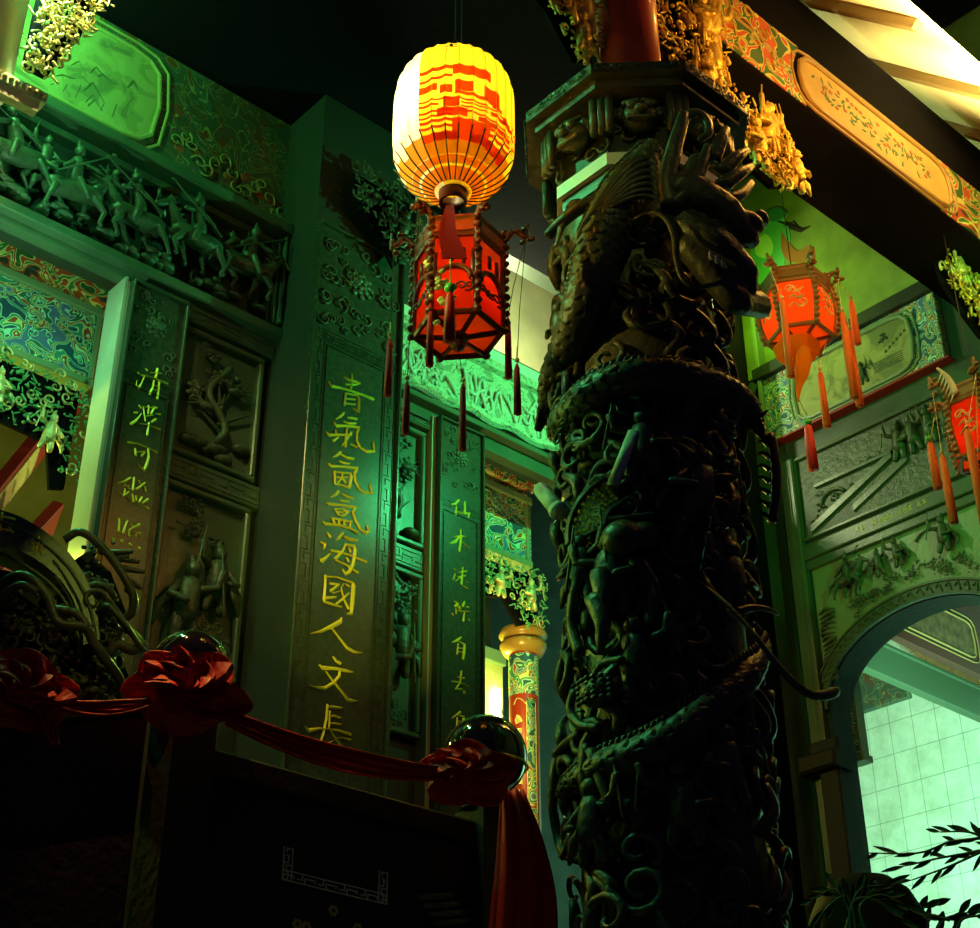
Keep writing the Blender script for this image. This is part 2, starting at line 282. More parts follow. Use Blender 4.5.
CH_BIG = '26873,46834,70 27099,46806,96 27455,46878,97 27636,46872,71;27217,47095,79 27276,46842,114 27229,46478,87;26979,46560,52 27243,46634,79 27549,46812,62;26219,46329,43 26359,46201,145 26815,46317,95 27257,46384,87 27840,46447,107 28272,46463,144;27002,46166,78 26995,45909,95 26979,45650,104;27002,46166,52 27531,46312,79 27625,46225,106 27634,45636,123 27387,45657,44;27058,45958,52 27453,46087,53;27049,45743,61 27464,45880,61|26964,45309,112 26843,45113,103 26618,44873,42;27148,45179,60 27365,45250,104 27563,45291,105;26985,44945,51 27248,44972,86 27529,45089,78;26562,44726,51 26676,44630,119 27124,44817,94 27691,44990,105 27617,44710,104 27612,44378,87 27779,44158,104 28092,44120,122 28422,44252,115 28336,44632,35;26251,44188,50 26384,44121,117 26805,44314,85 27361,44523,78;27152,44725,69 27130,44346,103 27132,43938,102;26645,44433,51 26700,44251,59;26811,44215,59 26588,43961,101;27355,44644,95 27237,44390,77 26981,43918,59;27361,44133,77 27626,44117,95|26932,43636,110 26813,43467,101 26610,43286,42;26938,43537,42 27243,43517,111 27523,43588,103;26892,43237,50 27085,43253,93 27342,43314,77;26438,42959,50 26569,42911,116 27052,43080,84 27694,43271,112 27599,43013,120 27637,42708,94 27825,42461,94 28090,42402,120 28393,42496,104 28288,42837,35;26708,42747,75 26768,42257,91;26730,42736,50 27407,42939,76 27456,42838,119 27397,42339,118;26781,42262,83 27054,42327,75 27354,42342,101;26826,42555,50 27288,42733,59;27066,42846,59 27038,42597,67 26881,42359,67;27060,42586,50 27216,42487,67|26944,42030,108 26828,41849,91 26620,41662,41;27075,41981,42 27333,41960,101 27590,41985,93;27027,41709,50 27175,41725,84 27407,41792,67;26457,41381,49 26562,41382,115 26977,41496,75 27736,41679,102 27599,41433,109 27721,41167,93 27950,40901,101 28213,40820,119 28338,40922,102 28242,41121,34;26821,41284,58 27001,41099,66 27210,41137,75 27389,41357,84 27153,41387,50 26862,41299,50;26994,41212,50 27201,41288,50;26699,40875,49 27557,41031,75;26741,40871,74 26836,40695,57;27011,40930,58 27025,40705,58;27241,40975,58 27253,40768,58;27536,41023,84 27507,40782,75;26342,40613,49 26469,40564,122 27150,40731,91 27572,40766,84 27876,40682,51|26552,40253,41 26705,40137,130;26293,39806,56 26500,39785,129 26465,39567,32;26745,39514,40 26574,39289,112 26403,39102,152 26329,39169,40;27228,40473,83 27094,40255,107 26945,40089,41;27257,40350,50 27553,40340,117 27849,40393,92;27357,40081,66 27250,39762,99 26949,39360,130 27109,39322,65 27444,39304,82 27956,39176,91;27357,40081,74 27735,40136,117 27794,39986,142 27731,39437,141 27582,39089,140 27423,38944,106 27270,39078,33;26778,39638,97 27211,39711,98 27714,39732,91 28291,39708,110;27489,39976,58 27581,39856,75;27428,39579,58 27519,39460,74|26577,38628,72 26602,38254,111 26590,37709,119;26580,38582,72 27064,38715,65 27728,38729,91 27796,38640,181 27778,37975,180 27751,37567,147 27570,37493,40;26593,37656,111 27006,37660,80 27332,37683,56;26797,38390,88 27182,38471,81;27123,38423,81 26835,38111,112;27217,38234,48 26940,38072,64;26652,37800,111 27069,37969,72;27607,38286,57 27317,37939,89 27085,37703,64;27363,38555,33 27251,38354,24 27398,37964,32 27619,37707,114;27466,38570,65 27605,38535,82|27344,37281,56 27319,37138,160 26964,36852,150 26543,36543,101 26130,36343,23;26948,36787,28 27266,36547,56 27648,36272,128 27937,36221,113 28263,36266,20|27072,35791,31 27219,35677,102 27402,35643,119;26546,35350,46 26688,35287,147 27255,35412,110 27655,35454,111 27929,35478,48;27381,35326,102 27389,35191,126 27168,34891,109 26831,34613,123 26522,34563,69 26193,34542,11;26800,35199,12 27166,34924,86 27541,34651,94 27792,34463,134 28033,34476,95 28240,34530,20|26965,34072,85 26958,33588,92 26875,33074,91 26781,32758,60 26869,32601,106 27106,32804,53 27311,32935,19;27067,33881,69 27072,33320,61;26969,34006,69 27221,34055,108 27542,34105,86;27049,33677,46 27278,33769,77 27523,33765,78;27063,33466,46 27294,33524,62 27536,33542,62;26145,33120,30 26303,33030,142 26694,33192,83 27037,33262,61 27502,33328,77 27958,33301,102;27125,33234,19 27406,32975,54 27734,32743,108 28051,32704,101 28347,32741,24;27401,33056,23 27633,33112,54 27956,33125,70'
CH_P1 = '19984,45094,62 20059,45054,88;19697,44817,52 19771,44777,70;19864,44770,61 19977,44796,88;19980,44773,44 19888,44416,70 19819,44241,113 19723,44271,61 19709,44482,35;20427,45294,98 20405,44914,106;20043,44826,26 20363,44871,40 20880,44880,81;20353,44769,62 20344,44472,79 20258,44168,97;20561,44788,98 20570,44425,98 20567,44109,97;20180,45025,26 20608,45168,36;20354,44574,26 20561,44607,36;20340,44397,26 20567,44448,35|19931,43570,61 20021,43513,87;19773,43218,51 19889,43267,86;20050,43288,35 19879,42933,86 19716,42738,111;20094,43545,52 20233,43081,69;20282,43697,87 20298,43393,96;20498,43742,97 20407,43440,105;20068,43572,26 20598,43760,71;20582,43514,44 20753,43562,80;20244,43276,35 20502,43423,35;20617,43314,97 20469,43133,79;20020,42898,26 20375,42975,39 20812,42982,88;20372,43069,78 20372,42574,95|19688,42016,76 20034,42110,51 20487,42108,43 20802,42072,96;19997,41887,77 20060,41650,94;20055,41786,34 20375,41924,60 20266,41719,94;20466,42099,86 20527,41799,104 20489,41462,103 20429,41233,111 20181,41341,21|19981,40771,67 19789,40562,58 19542,40379,29;19782,40448,25 19994,40350,50;19847,40294,58 19828,40020,58;19678,40097,41 19781,39981,58 19987,40236,67;20107,40819,85 20117,40351,93;20524,40776,60 20325,40520,85 20228,40416,59;20283,40774,34 20350,40665,42;20532,40643,43 20598,40479,68;19942,40019,17 20099,39900,38 20404,39924,42 20772,39895,102;20124,40198,76 20201,39960,84;20259,40182,59 20293,40025,67;20485,40221,68 20394,40000,76;20710,40238,85 20525,40013,68;19729,40360,33 19979,40456,34|19787,39149,82 19827,38709,90;20062,39205,91 20018,38950,83 19990,38715,91;19745,38680,33 19879,38706,49;19787,39149,33 20059,39226,33;20201,39146,42 20276,39107,75;20532,39221,93 20342,39065,50 20144,38856,50;20172,38874,58 20203,38678,83;20198,38840,33 20457,38866,42 20619,38902,92;20437,38751,83 20475,38895,42;19665,38394,98 19688,38351,106;19964,38435,107 19983,38394,115;20272,38422,99 20291,38381,108;20623,38401,109 20643,38356,100'
CH_P3 = '34270,45248,79 34091,45000,113 33856,44879,56;34138,44895,79 34097,44514,112;34585,45266,91 34577,44787,125;34152,44680,56 34549,44727,80 34846,44836,80;34823,44827,69 34767,44645,103|34369,43920,79 34390,43534,112 34312,42959,111;33998,43492,33 34389,43653,90 34660,43724,45;34305,43590,67 34112,43318,122 33853,43147,66;34448,43411,34 34855,43279,57|34017,42108,55 34138,42093,66;34102,41904,55 34023,41614,77;34497,42301,78 34437,41573,110;34294,42028,44 34693,42216,67;34241,41810,44 34639,42002,67;34407,41865,44 34133,41604,44;34493,41522,44 34755,41491,78;34697,41774,67 34753,41745,78|34062,40718,43 34281,40683,109 34119,40523,98;34337,40600,76 34393,40517,98;34593,40863,77 34518,40657,110;34694,40689,55 34804,40700,88;33961,40176,76 34032,40153,97;34159,40445,43 34183,40244,76;34597,40408,55 34545,40040,109;34257,40385,44 34861,40535,44;34819,40195,77 34852,40160,77;34200,40625,54 34422,40354,33|34443,39337,54 34271,39166,118 33994,38988,43;34284,39015,54 34251,38588,86;34380,39123,43 34624,39093,119 34600,38798,130 34548,38475,118;34302,38853,43 34555,38909,43;34287,38699,43 34557,38750,43|34465,37954,82 34411,37526,94;34274,37654,58 34627,37723,71;33974,37407,70 34382,37485,59 34865,37450,71;34411,37493,70 34181,37148,81 34501,37243,70;34608,37168,129 34643,37140,141|34435,36328,104 34023,35978,46;34281,36067,69 34257,35639,80;34338,36174,46 34616,36190,81 34560,35931,116;34340,35944,46 34543,35972,46'

# ---------------------------------------------------------------- carving helpers (real relief)
def curl(m, x, y, h, s, a, turns=1.3, r=.18, flip=1, n=6):
    P = []; R = []
    for t in np.linspace(0, 1, 16):
        q = s*(1-.85*t); g = a+flip*t*turns*2*math.pi
        P.append((x+q*math.cos(g), y+q*math.sin(g), h+s*.25*math.sin(t*3))); R.append(s*r*(1-.45*t))
    m.tube(P, R, n)
def figure(m, x, y, h, s, rng, flip=1):                     # a robed warrior, about s tall
    g = rng.uniform(-.12, .12)
    def p(a, b, c=0): return (x+flip*(a*math.cos(g)-b*math.sin(g))*s, y+(a*math.sin(g)+b*math.cos(g))*s, h+c*s)
    m.cap(p(-.1, .0), p(-.07, .30), .07*s, .09*s); m.cap(p(.14, .0), p(.07, .30), .07*s, .09*s)
    m.cap(p(0, .30), p(.02, .62), .17*s, .14*s); m.ell(p(.03, .82, .04), .10*s, .12*s, .10*s, 8, 5)
    m.cap(p(.03, .92), p(.03, 1.02), .07*s, .02*s)
    m.cap(p(-.13, .62), p(-.26, .42, .1), .055*s, .045*s); m.cap(p(-.26, .42, .1), p(-.10, .36, .18), .045*s)
    m.cap(p(.15, .62), p(.32, .66, .1), .055*s, .045*s); m.cap(p(.32, .66, .1), p(.36, .86, .12), .045*s)
    m.cap(p(.42, .35, .14), p(.33, 1.12, .12), .018*s, .012*s)
    m.tube([p(-.15, .5, -.1), p(-.34, .3, -.05), p(-.38, .05, 0)], [.05*s, .08*s, .02*s], 6)
def rider(m, x, y, h, s, rng, flip=1):
    g = rng.uniform(-.22, .2)
    def p(a, b, c=0): return (x+flip*(a*math.cos(g)-b*math.sin(g))*s, y+(a*math.sin(g)+b*math.cos(g))*s, h+c*s)
    m.cap(p(-.32, .42), p(.26, .45, .03), .155*s, .14*s, 9); m.cap(p(.28, .5, .03), p(.48, .80, .05), .115*s, .075*s, 8)
    m.cap(p(.48, .82, .05), p(.68, .68, .08), .07*s, .045*s); m.cap(p(.46, .9, .05), p(.45, .97, .05), .025*s, .01*s)
    for t in range(5): m.cap(p(.25+.05*t, .62+.07*t, .05), p(.15+.05*t, .68+.08*t, .03), .03*s, .012*s, 5)
    for sx, k, c in ((.24, .14, .10), (.20, -.05, -.05), (-.34, -.08, .10), (-.28, .12, -.05)):
        m.cap(p(sx, .36, c), p(sx+k, .18, c+.02), .065*s, .04*s); m.cap(p(sx+k, .18, c+.02), p(sx+k-.07, .0, c), .036*s, .028*s)
        m.ell(p(sx+k-.05, -.02, c), .04*s, .03*s, .04*s, 6, 4)
    m.tube([p(-.45, .48), p(-.60, .42, .03), p(-.66, .22, .02)], [.04*s, .06*s, .015*s], 6)
    m.cap(p(-.04, .58, .04), p(.0, .88, .06), .12*s, .10*s); m.ell(p(.02, 1.05, .09), .085*s, .10*s, .085*s, 8, 5); m.cap(p(.02, 1.12, .08), p(.02, 1.26, .06), .05*s, .01*s)
    m.cap(p(.0, .55, .14), p(.10, .30, .18), .06*s, .045*s)
    m.cap(p(.08, .86, .1), p(.26, .78, .16), .045*s, .035*s); m.cap(p(-.08, .84, .1), p(-.22, .70, .14), .045*s, .035*s)
    m.cap(p(-.34, .55, .18), p(.46, 1.12, .17), .015*s, .012*s); m.ell(p(.50, 1.15, .17), .05*s, .03*s, .015*s, 6, 4)
    m.tube([p(-.1, .85, -.02), p(-.3, .8, -.02), p(-.42, .62, .0)], [.05*s, .07*s, .02*s], 6)
def foliage(m, x, y, h, s, rng, n=14):
    for i in range(n):
        a = rng.uniform(0, 6.28); q = s*rng.uniform(.1, 1); r = s*rng.uniform(.16, .34)
        m.ell((x+q*math.cos(a), y+q*.8*math.sin(a), h+rng.uniform(0, .25)*s), r, r*.8, r*.5, 7, 4)
def bird(m, x, y, h, s, flip=1):
    m.ell((x, y, h), .3*s, .16*s, .14*s, 8, 5); m.cap((x+flip*.25*s, y+.1*s, h), (x+flip*.42*s, y+.24*s, h+.05*s), .07*s, .05*s)
    m.cap((x+flip*.45*s, y+.25*s, h+.05*s), (x+flip*.6*s, y+.2*s, h+.05*s), .03*s, .006*s)
    for k in range(4): m.cap((x-flip*.1*s, y+.05*s, h+.05*s), (x-flip*(.5+.05*k)*s, y+(.45-.2*k)*s, h+.02*s), .06*s, .015*s, 5)
def meander(m, x0, x1, y0, y1, h, t, vertical=True):        # raised key-fret line between two rails
    W = (x1-x0) if vertical else (y1-y0); L = (y1-y0) if vertical else (x1-x0)
    k = max(1, round(L/(W*2.1))); c = L/k
    def b(a0, a1, b0, b1):
        if vertical: m.box(x0+a0, x0+a1, y0+b0, y0+b1, h, h+t, 0)
        else: m.box(x0+b0, x0+b1, y0+a0, y0+a1, h, h+t, 0)
    e = W*.09
    b(0, e, 0, L); b(W-e, W, 0, L)
    for i in range(k):
        o = i*c
        b(e, W*.62, o+c*.04, o+c*.04+e); b(W*.62-e, W*.62, o+c*.04, o+c*.55); b(W*.33, W*.62, o+c*.55-e, o+c*.55)
        b(W*.38, W-e, o+c*.96-e, o+c*.96); b(W*.38-e*.5, W*.38+e*.5, o+c*.68, o+c*.96)
def chars(data, parent, h, hh, xf, mat_, name='gold_character'):
    for ch in data.split('|'):
        m = MB(xf)
        for st in ch.split(';'):
            m.stroke([tuple(float(v)/10000 for v in q.split(',')) for q in st.split(' ')], h, hh)
        m.build(name, mat_, parent)
def minichar(m, x, y, h, s, rng, hh=.002):
    for k in range(3): yy = y+s*(-.35+.35*k)+rng.uniform(-.05, .05)*s; L = s*rng.uniform(.25, .5); m.stroke([(x-L, yy, s*.10), (x+L, yy+rng.uniform(-.1, .1)*s, s*.14)], h, hh)
    for k in range(rng.choice((1, 2))): xx = x+rng.uniform(-.3, .3)*s; m.stroke([(xx, y+.5*s, s*.14), (xx+rng.uniform(-.12, .12)*s, y-.5*s, s*.10)], h, hh)
    m.stroke([(x+.1*s, y, s*.1), (x+.5*s, y-.5*s, s*.12)], h, hh)
def frame_rect(m, x0, x1, y0, y1, w, h0, h1, ch=.004):
    m.box(x0, x1, y0, y0+w, h0, h1, ch); m.box(x0, x1, y1-w, y1, h0, h1, ch); m.box(x0, x0+w, y0+w, y1-w, h0, h1, ch); m.box(x1-w, x1, y0+w, y1-w, h0, h1, ch)
def cartouche(x0, x1, y0, y1, c):
    return [(x0+c, y0), (x1-c, y0), (x1-c*.45, y0+c*.12), (x1-c*.12, y0+c*.45), (x1, (y0+y1)/2), (x1-c*.12, y1-c*.45), (x1-c*.45, y1-c*.12), (x1-c, y1),
            (x0+c, y1), (x0+c*.45, y1-c*.12), (x0+c*.12, y1-c*.45), (x0, (y0+y1)/2), (x0+c*.12, y0+c*.45), (x0+c*.45, y0+c*.12)]
def ring(m, pts, h, r, n=7): m.tube([(p[0], p[1], h) for p in pts], r, n, closed=True)
def struct(m, name, mat_): return m.build(name, mat_, None, kind='structure')

# ---------------------------------------------------------------- large structure
m = MB(); m.box(-1.5, 9, -1.5, 8, -.1, 0); struct(m, 'floor', STONE2)
m = MB(); m.box(-1.5, 9, 1.75, 8, 0, 1.9); struct(m, 'floor_terrace', STONE2)
m = MB(); m.box(-1.5, 5.3, 1.9, 8, 7.3, 7.4); struct(m, 'ceiling', BLACK)
m = MB(); m.box(-1.5, 4.2, 2.42, 4.05, 6.0, 6.05); struct(m, 'ceiling_front_aisle', BLACK)
# facade backing: openings left of x 1.92 and right of x 3.57 below z 5.05, a clerestory opening above the right one
m = MB(FAC(4.05))
m.box(1.94, 3.57, 1.9, 4.92, -.06, 0); m.box(-1.5, 3.57, 4.92, 7.3, -.13, 0); m.box(3.57, 5.3, 4.92, 5.42, -.13, 0); m.box(3.57, 5.3, 6.05, 7.3, -.13, 0); m.box(4.42, 5.16, 1.9, 4.92, -.13, 0)  # last box added behind the dragon column to block shrine light
struct(m, 'wall_facade', DARK)
m = MB(); m.box(-1.5, 5.16, 5.7, 5.8, 1.9, 7.3); struct(m, 'wall_shrine_back', mat('shrine_back_wall', (.13, .12, .05), .8, var=.3, vscale=5))
m = MB(); m.box(3.3, 5.16, 4.7, 4.75, 5.35, 7.3); struct(m, 'wall_clerestory', mat('cream_clerestory_wall', (.70, .66, .40), .8, var=.15, vscale=5))
# right wall with the arch: x = -Y local
m = MB(RW(5.3))
AY, AZ, AA, AB = 3.13, 4.02, .50, .34
arc = [(-(AY+AA*math.cos(t)), AZ+AB*math.sin(t)) for t in np.linspace(0, math.pi, 41)]
xl, xr = -3.9, -1.2
def strip(m, arc, x0, x1, ytop, yb, h0, h1):
    V = []; F = []
    out = [(arc[0][0], ytop)]+[(p[0], ytop) for p in arc[1:-1]]+[(arc[-1][0], ytop)]
    k = len(arc)
    for p, q in zip(arc, out): V += [(p[0], p[1], h0), (p[0], p[1], h1), (q[0], q[1], h1), (q[0], q[1], h0)]
    for i in range(k-1):
        a = 4*i; b = a+4; F += [(a+1, b+1, b+2, a+2), (a, b, b+1, a+1), (a+2, b+2, b+3, a+3), (a+3, b+3, b, a)]
    m.add(V, F); m.box(x0, arc[0][0], yb, ytop, h0, h1); m.box(arc[-1][0], x1, yb, ytop, h0, h1)
strip(m, arc, xl, xr, 5.30, 1.9, -.14, 0); m.box(xl-.25, -2.1, 5.30, 7.3, -.14, 0); m.box(-4.18, xl, 1.9, 5.3, -.14, 0)
struct(m, 'wall_right', STONE2)
m = MB(); m.box(7.5, 7.6, 1.2, 7, 1.9, 6.2); struct(m, 'wall_tiled', TILES)
m = MB(); m.box(5.44, 7.5, 1.2, 7, 6.2, 6.3); m.box(5.44, 7.5, 6.9, 7.0, 1.9, 6.2); struct(m, 'ceiling_side_room', DARK)

# ---------------------------------------------------------------- facade: ledge, frieze, pillar, plaques
F4 = FAC(4.05)
m = MB(F4); m.box(.3, 2.53, 4.885, 4.925, 0, .09, .004); m.box(.3, 2.53, 4.86, 4.885, 0, .05)
m.build('stone_ledge', STONE2, label='long green-lit stone ledge under the battle frieze, left of the tall pillar', cat='ledge')
m = MB(F4); m.box(2.96, 5.25, 4.90, 4.925, 0, .10, .003); m.box(2.96, 5.25, 4.84, 4.90, 0, .05)
o = m.build('stone_ledge', STONE2, label='bright edged stone ledge right of the tall pillar, above the narrow plaque', cat='ledge')
rng = random.Random(3)
t = thing('battle_frieze', 'green-lit frieze of carved warriors on horses, upper left of the facade', 'frieze', (1.4, 4.03, 4.93))
m = MB(F4); m.box(.3, 2.50, 4.925, 4.95, 0, .03); m.box(.3, 2.50, 5.33, 5.36, 0, .05, .004); m.build('frieze_frame', STONE2, t)
for i in range(7):
    m = MB(F4); x = .95+.235*i; rider(m, x, 5.00+rng.uniform(-.02, .03), .075, .26, rng, -1 if i % 3 else 1); m.build('carved_horseman', STONE, t, True)
for i in range(6):
    m = MB(F4); x = 1.02+.25*i; figure(m, x, 5.12+rng.uniform(-.02, .02), .05, .18, rng, 1 if i % 2 else -1); m.build('carved_warrior', STONE, t, True)
m = MB(F4)
for i in range(34): x = rng.uniform(.9, 2.47); y = rng.uniform(4.96, 5.02); m.ell((x, y, .05), rng.uniform(.02, .05), rng.uniform(.01, .025), .035, 8, 5)
for i in range(16): x = rng.uniform(.9, 2.47); curl(m, x, rng.uniform(5.0, 5.3), .04, rng.uniform(.02, .035), rng.uniform(0, 6), flip=rng.choice((-1, 1)))
m.build('carved_rocks_and_clouds', STONE, t, True)
# upper beam and painted board
m = MB(F4); m.box(.3, 2.53, 5.37, 5.42, 0, .11, .006); m.box(.3, 2.53, 5.42, 5.45, 0, .075, .004)
m.build('moulded_beam', STONE2, label='green-lit moulded beam between the horsemen frieze and the painted board', cat='beam')
t = thing('painted_board', 'large dim green painted board with a bordered landscape, high on the left', 'painted board', (1.5, 4.0, 5.46))
m = MB(F4); m.box(.3, 2.62, 5.45, 7.2, .0, .02); m.build('board', CLOUDG, t)
c = cartouche(.75, 1.93, 5.50, 5.93, .14)
m = MB(F4); m.prism(c, .02, .026); m.build('landscape_painting', LANDP, t, label='greenish yellow landscape painting in a rounded border')
m = MB(F4); ring(m, c, .028, .009); ring(m, cartouche(.70, 1.97, 5.465, 5.97, .16), .026, .006); m.build('painted_border', mat('ochre_border', (.34, .36, .12), .5), t)
m = MB(F4); rng = random.Random(9)
for i in range(16): x = 2.02+.036*i; y = 5.60+.05*math.sin(i*1.3)-.004*i; curl(m, x, y, .022, .035, i, 1.1, .12, (-1)**i)
m.build('cloud_scroll_outline', mat('scroll_outline', (.26, .26, .09), .5), t, True)
m = MB(F4)
for i in range(7): m.ell((2.04+.075*i, 5.575+.03*math.sin(i*2), .021), .026, .02, .003, 9, 4)
m.build('cloud_scroll_fill', mat('scroll_red', (.30, .07, .02), .6), t, True)
m = MB(F4); rng = random.Random(19)
for i in range(16):
    x = rng.uniform(1.25, 1.82); y = rng.uniform(5.54, 5.74); m.stroke([(x, y, .004), (x+rng.uniform(.01, .03), y+rng.uniform(.02, .07), rng.uniform(.006, .014)), (x+rng.uniform(.03, .09), y+rng.uniform(-.02, .05), .003)], .026, .002)
for i in range(6): x = 1.5+.05*i; m.stroke([(x, 5.55, .003), (x+.01, 5.56+.03*(i % 3), .004)], .026, .002)
m.build('painted_rocks_and_trees', mat('dark_green_ink', (.07, .11, .04), .6), t)
# fillet right of frieze
m = MB(F4)
for k in range(3): m.box(2.475+.018*k, 2.487+.018*k, 4.95, 5.37, 0, .05+.02*k, .003)
m.build('reeded_stone_moulding', STONE2, label='reeded vertical stone moulding closing the battle frieze beside the tall pillar', cat='moulding')

def key_border(m, x0, x1, y0, y1, w, h):
    meander(m, x0, x0+w, y0, y1, h, .0025, True); meander(m, x1-w, x1, y0, y1, h, .0025, True)
    meander(m, x0+w, x1-w, y1-w, y1, h, .0025, False); meander(m, x0+w, x1-w, y0, y0+w, h, .0025, False)
def flower_relief(m, x0, x1, y0, y1, h, rng, n=16, s=.03):
    for i in range(n): curl(m, rng.uniform(x0, x1), rng.uniform(y0, y1), h, rng.uniform(.6, 1)*s, rng.uniform(0, 6), 1.2, .16, rng.choice((-1, 1)), 5)
    cx, cy = (x0+x1)/2, y0+(y1-y0)*.62
    for k in range(3):
        for j in range(9-2*k): a = j*6.28/(9-2*k)+k; q = s*(1.5-.5*k); m.ell((cx+q*math.cos(a), cy+q*math.sin(a), h+.004*k), s*.5, s*.42, s*.25, 7, 4)
# the tall pillar with nine characters
t = thing('couplet_pillar', 'tall square stone pillar with nine large gold Chinese characters', 'pillar', (2.74, 3.9, 1.9))
m = MB(); m.box(2.53, 2.95, 3.785, 4.04, 1.9, 7.28); m.build('shaft', SHAFTM, t)
P3 = FAC(3.785)
m = MB(P3); frame_rect(m, 2.53, 2.95, 2.6, 5.34, .012, 0, .028, .003); m.box(2.542, 2.938, 2.6, 5.33, 0, .012); m.build('slab', GRAN, t)
m = MB(P3); key_border(m, 2.550, 2.930, 2.9, 4.855, .048, .012); meander(m, 2.55, 2.93, 4.80, 4.84, .013, .002, False); frame_rect(m, 2.605, 2.875, 2.95, 4.79, .003, .012, .016, 0); m.build('key_fret_border', GRAN, t)
m = MB(P3); flower_relief(m, 2.57, 2.91, 4.88, 5.28, .014, random.Random(4), 42, .034); m.build('carved_peony', STONE, t, True)
chars(CH_BIG, t, .0125, .007, P3, GOLDL)
# narrow plaques
def narrow(x0, x1, ztop, zb, label, data, seed, side):
    t = thing('couplet_plaque', label, 'plaque', ((x0+x1)/2, 4.03, 1.9), 'narrow gold lettered plaques')
    m = MB(F4); m.box(x0, x1, 1.95, ztop, 0, .076); frame_rect(m, x0, x1, 1.95, ztop, .010, .076, .092, .002); m.build('slab', GRAN, t)
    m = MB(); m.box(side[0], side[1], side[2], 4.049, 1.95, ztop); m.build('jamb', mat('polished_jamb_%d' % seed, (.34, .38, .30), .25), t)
    m = MB(F4); frame_rect(m, x0+.032, x1-.032, 2.2, ztop-.42, .003, .076, .080, 0); meander(m, x0+.012, x1-.012, ztop-.40, ztop-.372, .076, .002, False)
    meander(m, x0+.012, x0+.028, 2.2, ztop-.42, .076, .0015); meander(m, x1-.028, x1-.012, 2.2, ztop-.42, .076, .0015); m.build('border_lines', GRAN, t)
    m = MB(F4); flower_relief(m, x0+.03, x1-.03, ztop-.35, ztop-.03, .076, random.Random(seed), 26, .022); m.build('carved_flower', STONE, t, True)
    chars(data, t, .0765, .005, FAC(4.05), GOLDL)
    return t
narrow(1.905, 2.13, 4.845, 0, 'narrow plaque with five gold characters left of the carved panels, pale polished left edge', CH_P1, 5, (1.895, 1.905, 3.99))
narrow(3.315, 3.555, 4.875, 0, 'narrow plaque with a bright flower top, between the tall pillar and the dragon column', CH_P3, 6, (3.295, 3.315, 3.99))
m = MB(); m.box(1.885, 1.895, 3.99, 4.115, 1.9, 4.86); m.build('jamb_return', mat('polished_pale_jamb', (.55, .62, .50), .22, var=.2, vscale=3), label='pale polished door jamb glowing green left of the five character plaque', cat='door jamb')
# four carved relief panels
def relief_panel(x0, x1, y0, y1, seed, label, kindf):
    t = thing('stone_relief', label, 'carved panel', ((x0+x1)/2, 4.03, y0), 'carved stone panels beside the tall pillar')
    m = MB(F4); frame_rect(m, x0, x1, y0, y1, .022, 0, .035, .005); m.box(x0+.02, x1-.02, y0+.02, y1-.02, 0, .004); m.build('panel_frame', STONE2, t)
    rng = random.Random(seed); m = MB(F4); w = x1-x0; hgt = y1-y0; cx = (x0+x1)/2
    if kindf == 'tree':
        m.tube(spl([(cx-.1*w, y0+.05, .02), (cx+.1*w, y0+.3*hgt, .035), (cx-.12*w, y0+.55*hgt, .03), (cx+.1*w, y0+.8*hgt, .03)]), .014, 7)
        for k in range(7): foliage(m, cx+rng.uniform(-.3, .3)*w, y0+hgt*rng.uniform(.45, .9), .025, .045, rng, 12)
        bird(m, cx-.15*w, y0+.42*hgt, .035, .12, 1); bird(m, cx+.18*w, y0+.62*hgt, .035, .11, -1)
        for k in range(8): m.cap((cx+.05*w, y0+.12*hgt+.03*k, .02), (cx+.05*w+rng.uniform(-.35, .35)*w, y0+.2*hgt+.04*k, .03), .010, .003, 5)
        for k in range(6): m.ell((rng.uniform(x0+.05, x1-.05), y0+rng.uniform(.04, .12), .02), .04, .02, .025, 8, 5)
    else:
        figure(m, cx-.14*w, y0+.15*hgt, .04, hgt*.45, rng, 1); figure(m, cx+.17*w, y0+.35*hgt, .035, hgt*.38, rng, -1)
        for k in range(6): foliage(m, cx+rng.uniform(-.34, .34)*w, y0+hgt*rng.uniform(.7, .92), .025, .04, rng, 9)
        for k in range(12): curl(m, rng.uniform(x0+.05, x1-.05), y0+rng.uniform(.05, .3)*hgt, .025, .022, rng.uniform(0, 6))
    m.build('relief_carving', STONE, t, True)
relief_panel(2.145, 2.50, 4.27, 4.80, 11, 'carved panel of birds in a flowering tree, upper one left of the tall pillar', 'tree')
relief_panel(2.145, 2.50, 3.50, 4.16, 12, 'carved panel of robed figures, lower one left of the tall pillar', 'fig')
relief_panel(2.97, 3.29, 4.27, 4.80, 13, 'carved panel with a branch and bird, upper one right of the tall pillar', 'tree')
relief_panel(2.97, 3.29, 3.50, 4.16, 14, 'carved panel with a pine trunk, lower one right of the tall pillar', 'fig')
for x0, x1, lb in ((2.14, 2.53, 'dark stone band with a key fret between the two carved panels left of the pillar'), (2.955, 3.295, 'stone band with a key fret between the two carved panels right of the pillar')):
    t = thing('key_fret_band', lb, 'stone band', ((x0+x1)/2, 4.03, 4.17), 'key fret bands')
    m = MB(F4); m.box(x0, x1, 4.17, 4.26, 0, .03, .004); m.build('band', STONE2, t)
    m = MB(F4); meander(m, x0+.01, x1-.01, 4.185, 4.245, .03, .003, False); m.build('key_fret', STONE2, t)
    m = MB(F4); m.box(x0, x1, 4.81, 4.86, 0, .05, .005); meander(m, x0+.01, x1-.01, 4.818, 4.852, .05, .003, False)
    m.build('panel_lintel', STONE2, label='carved lintel strip over the bird panel '+('left' if x0 < 2.5 else 'right')+' of the tall pillar', cat='lintel')
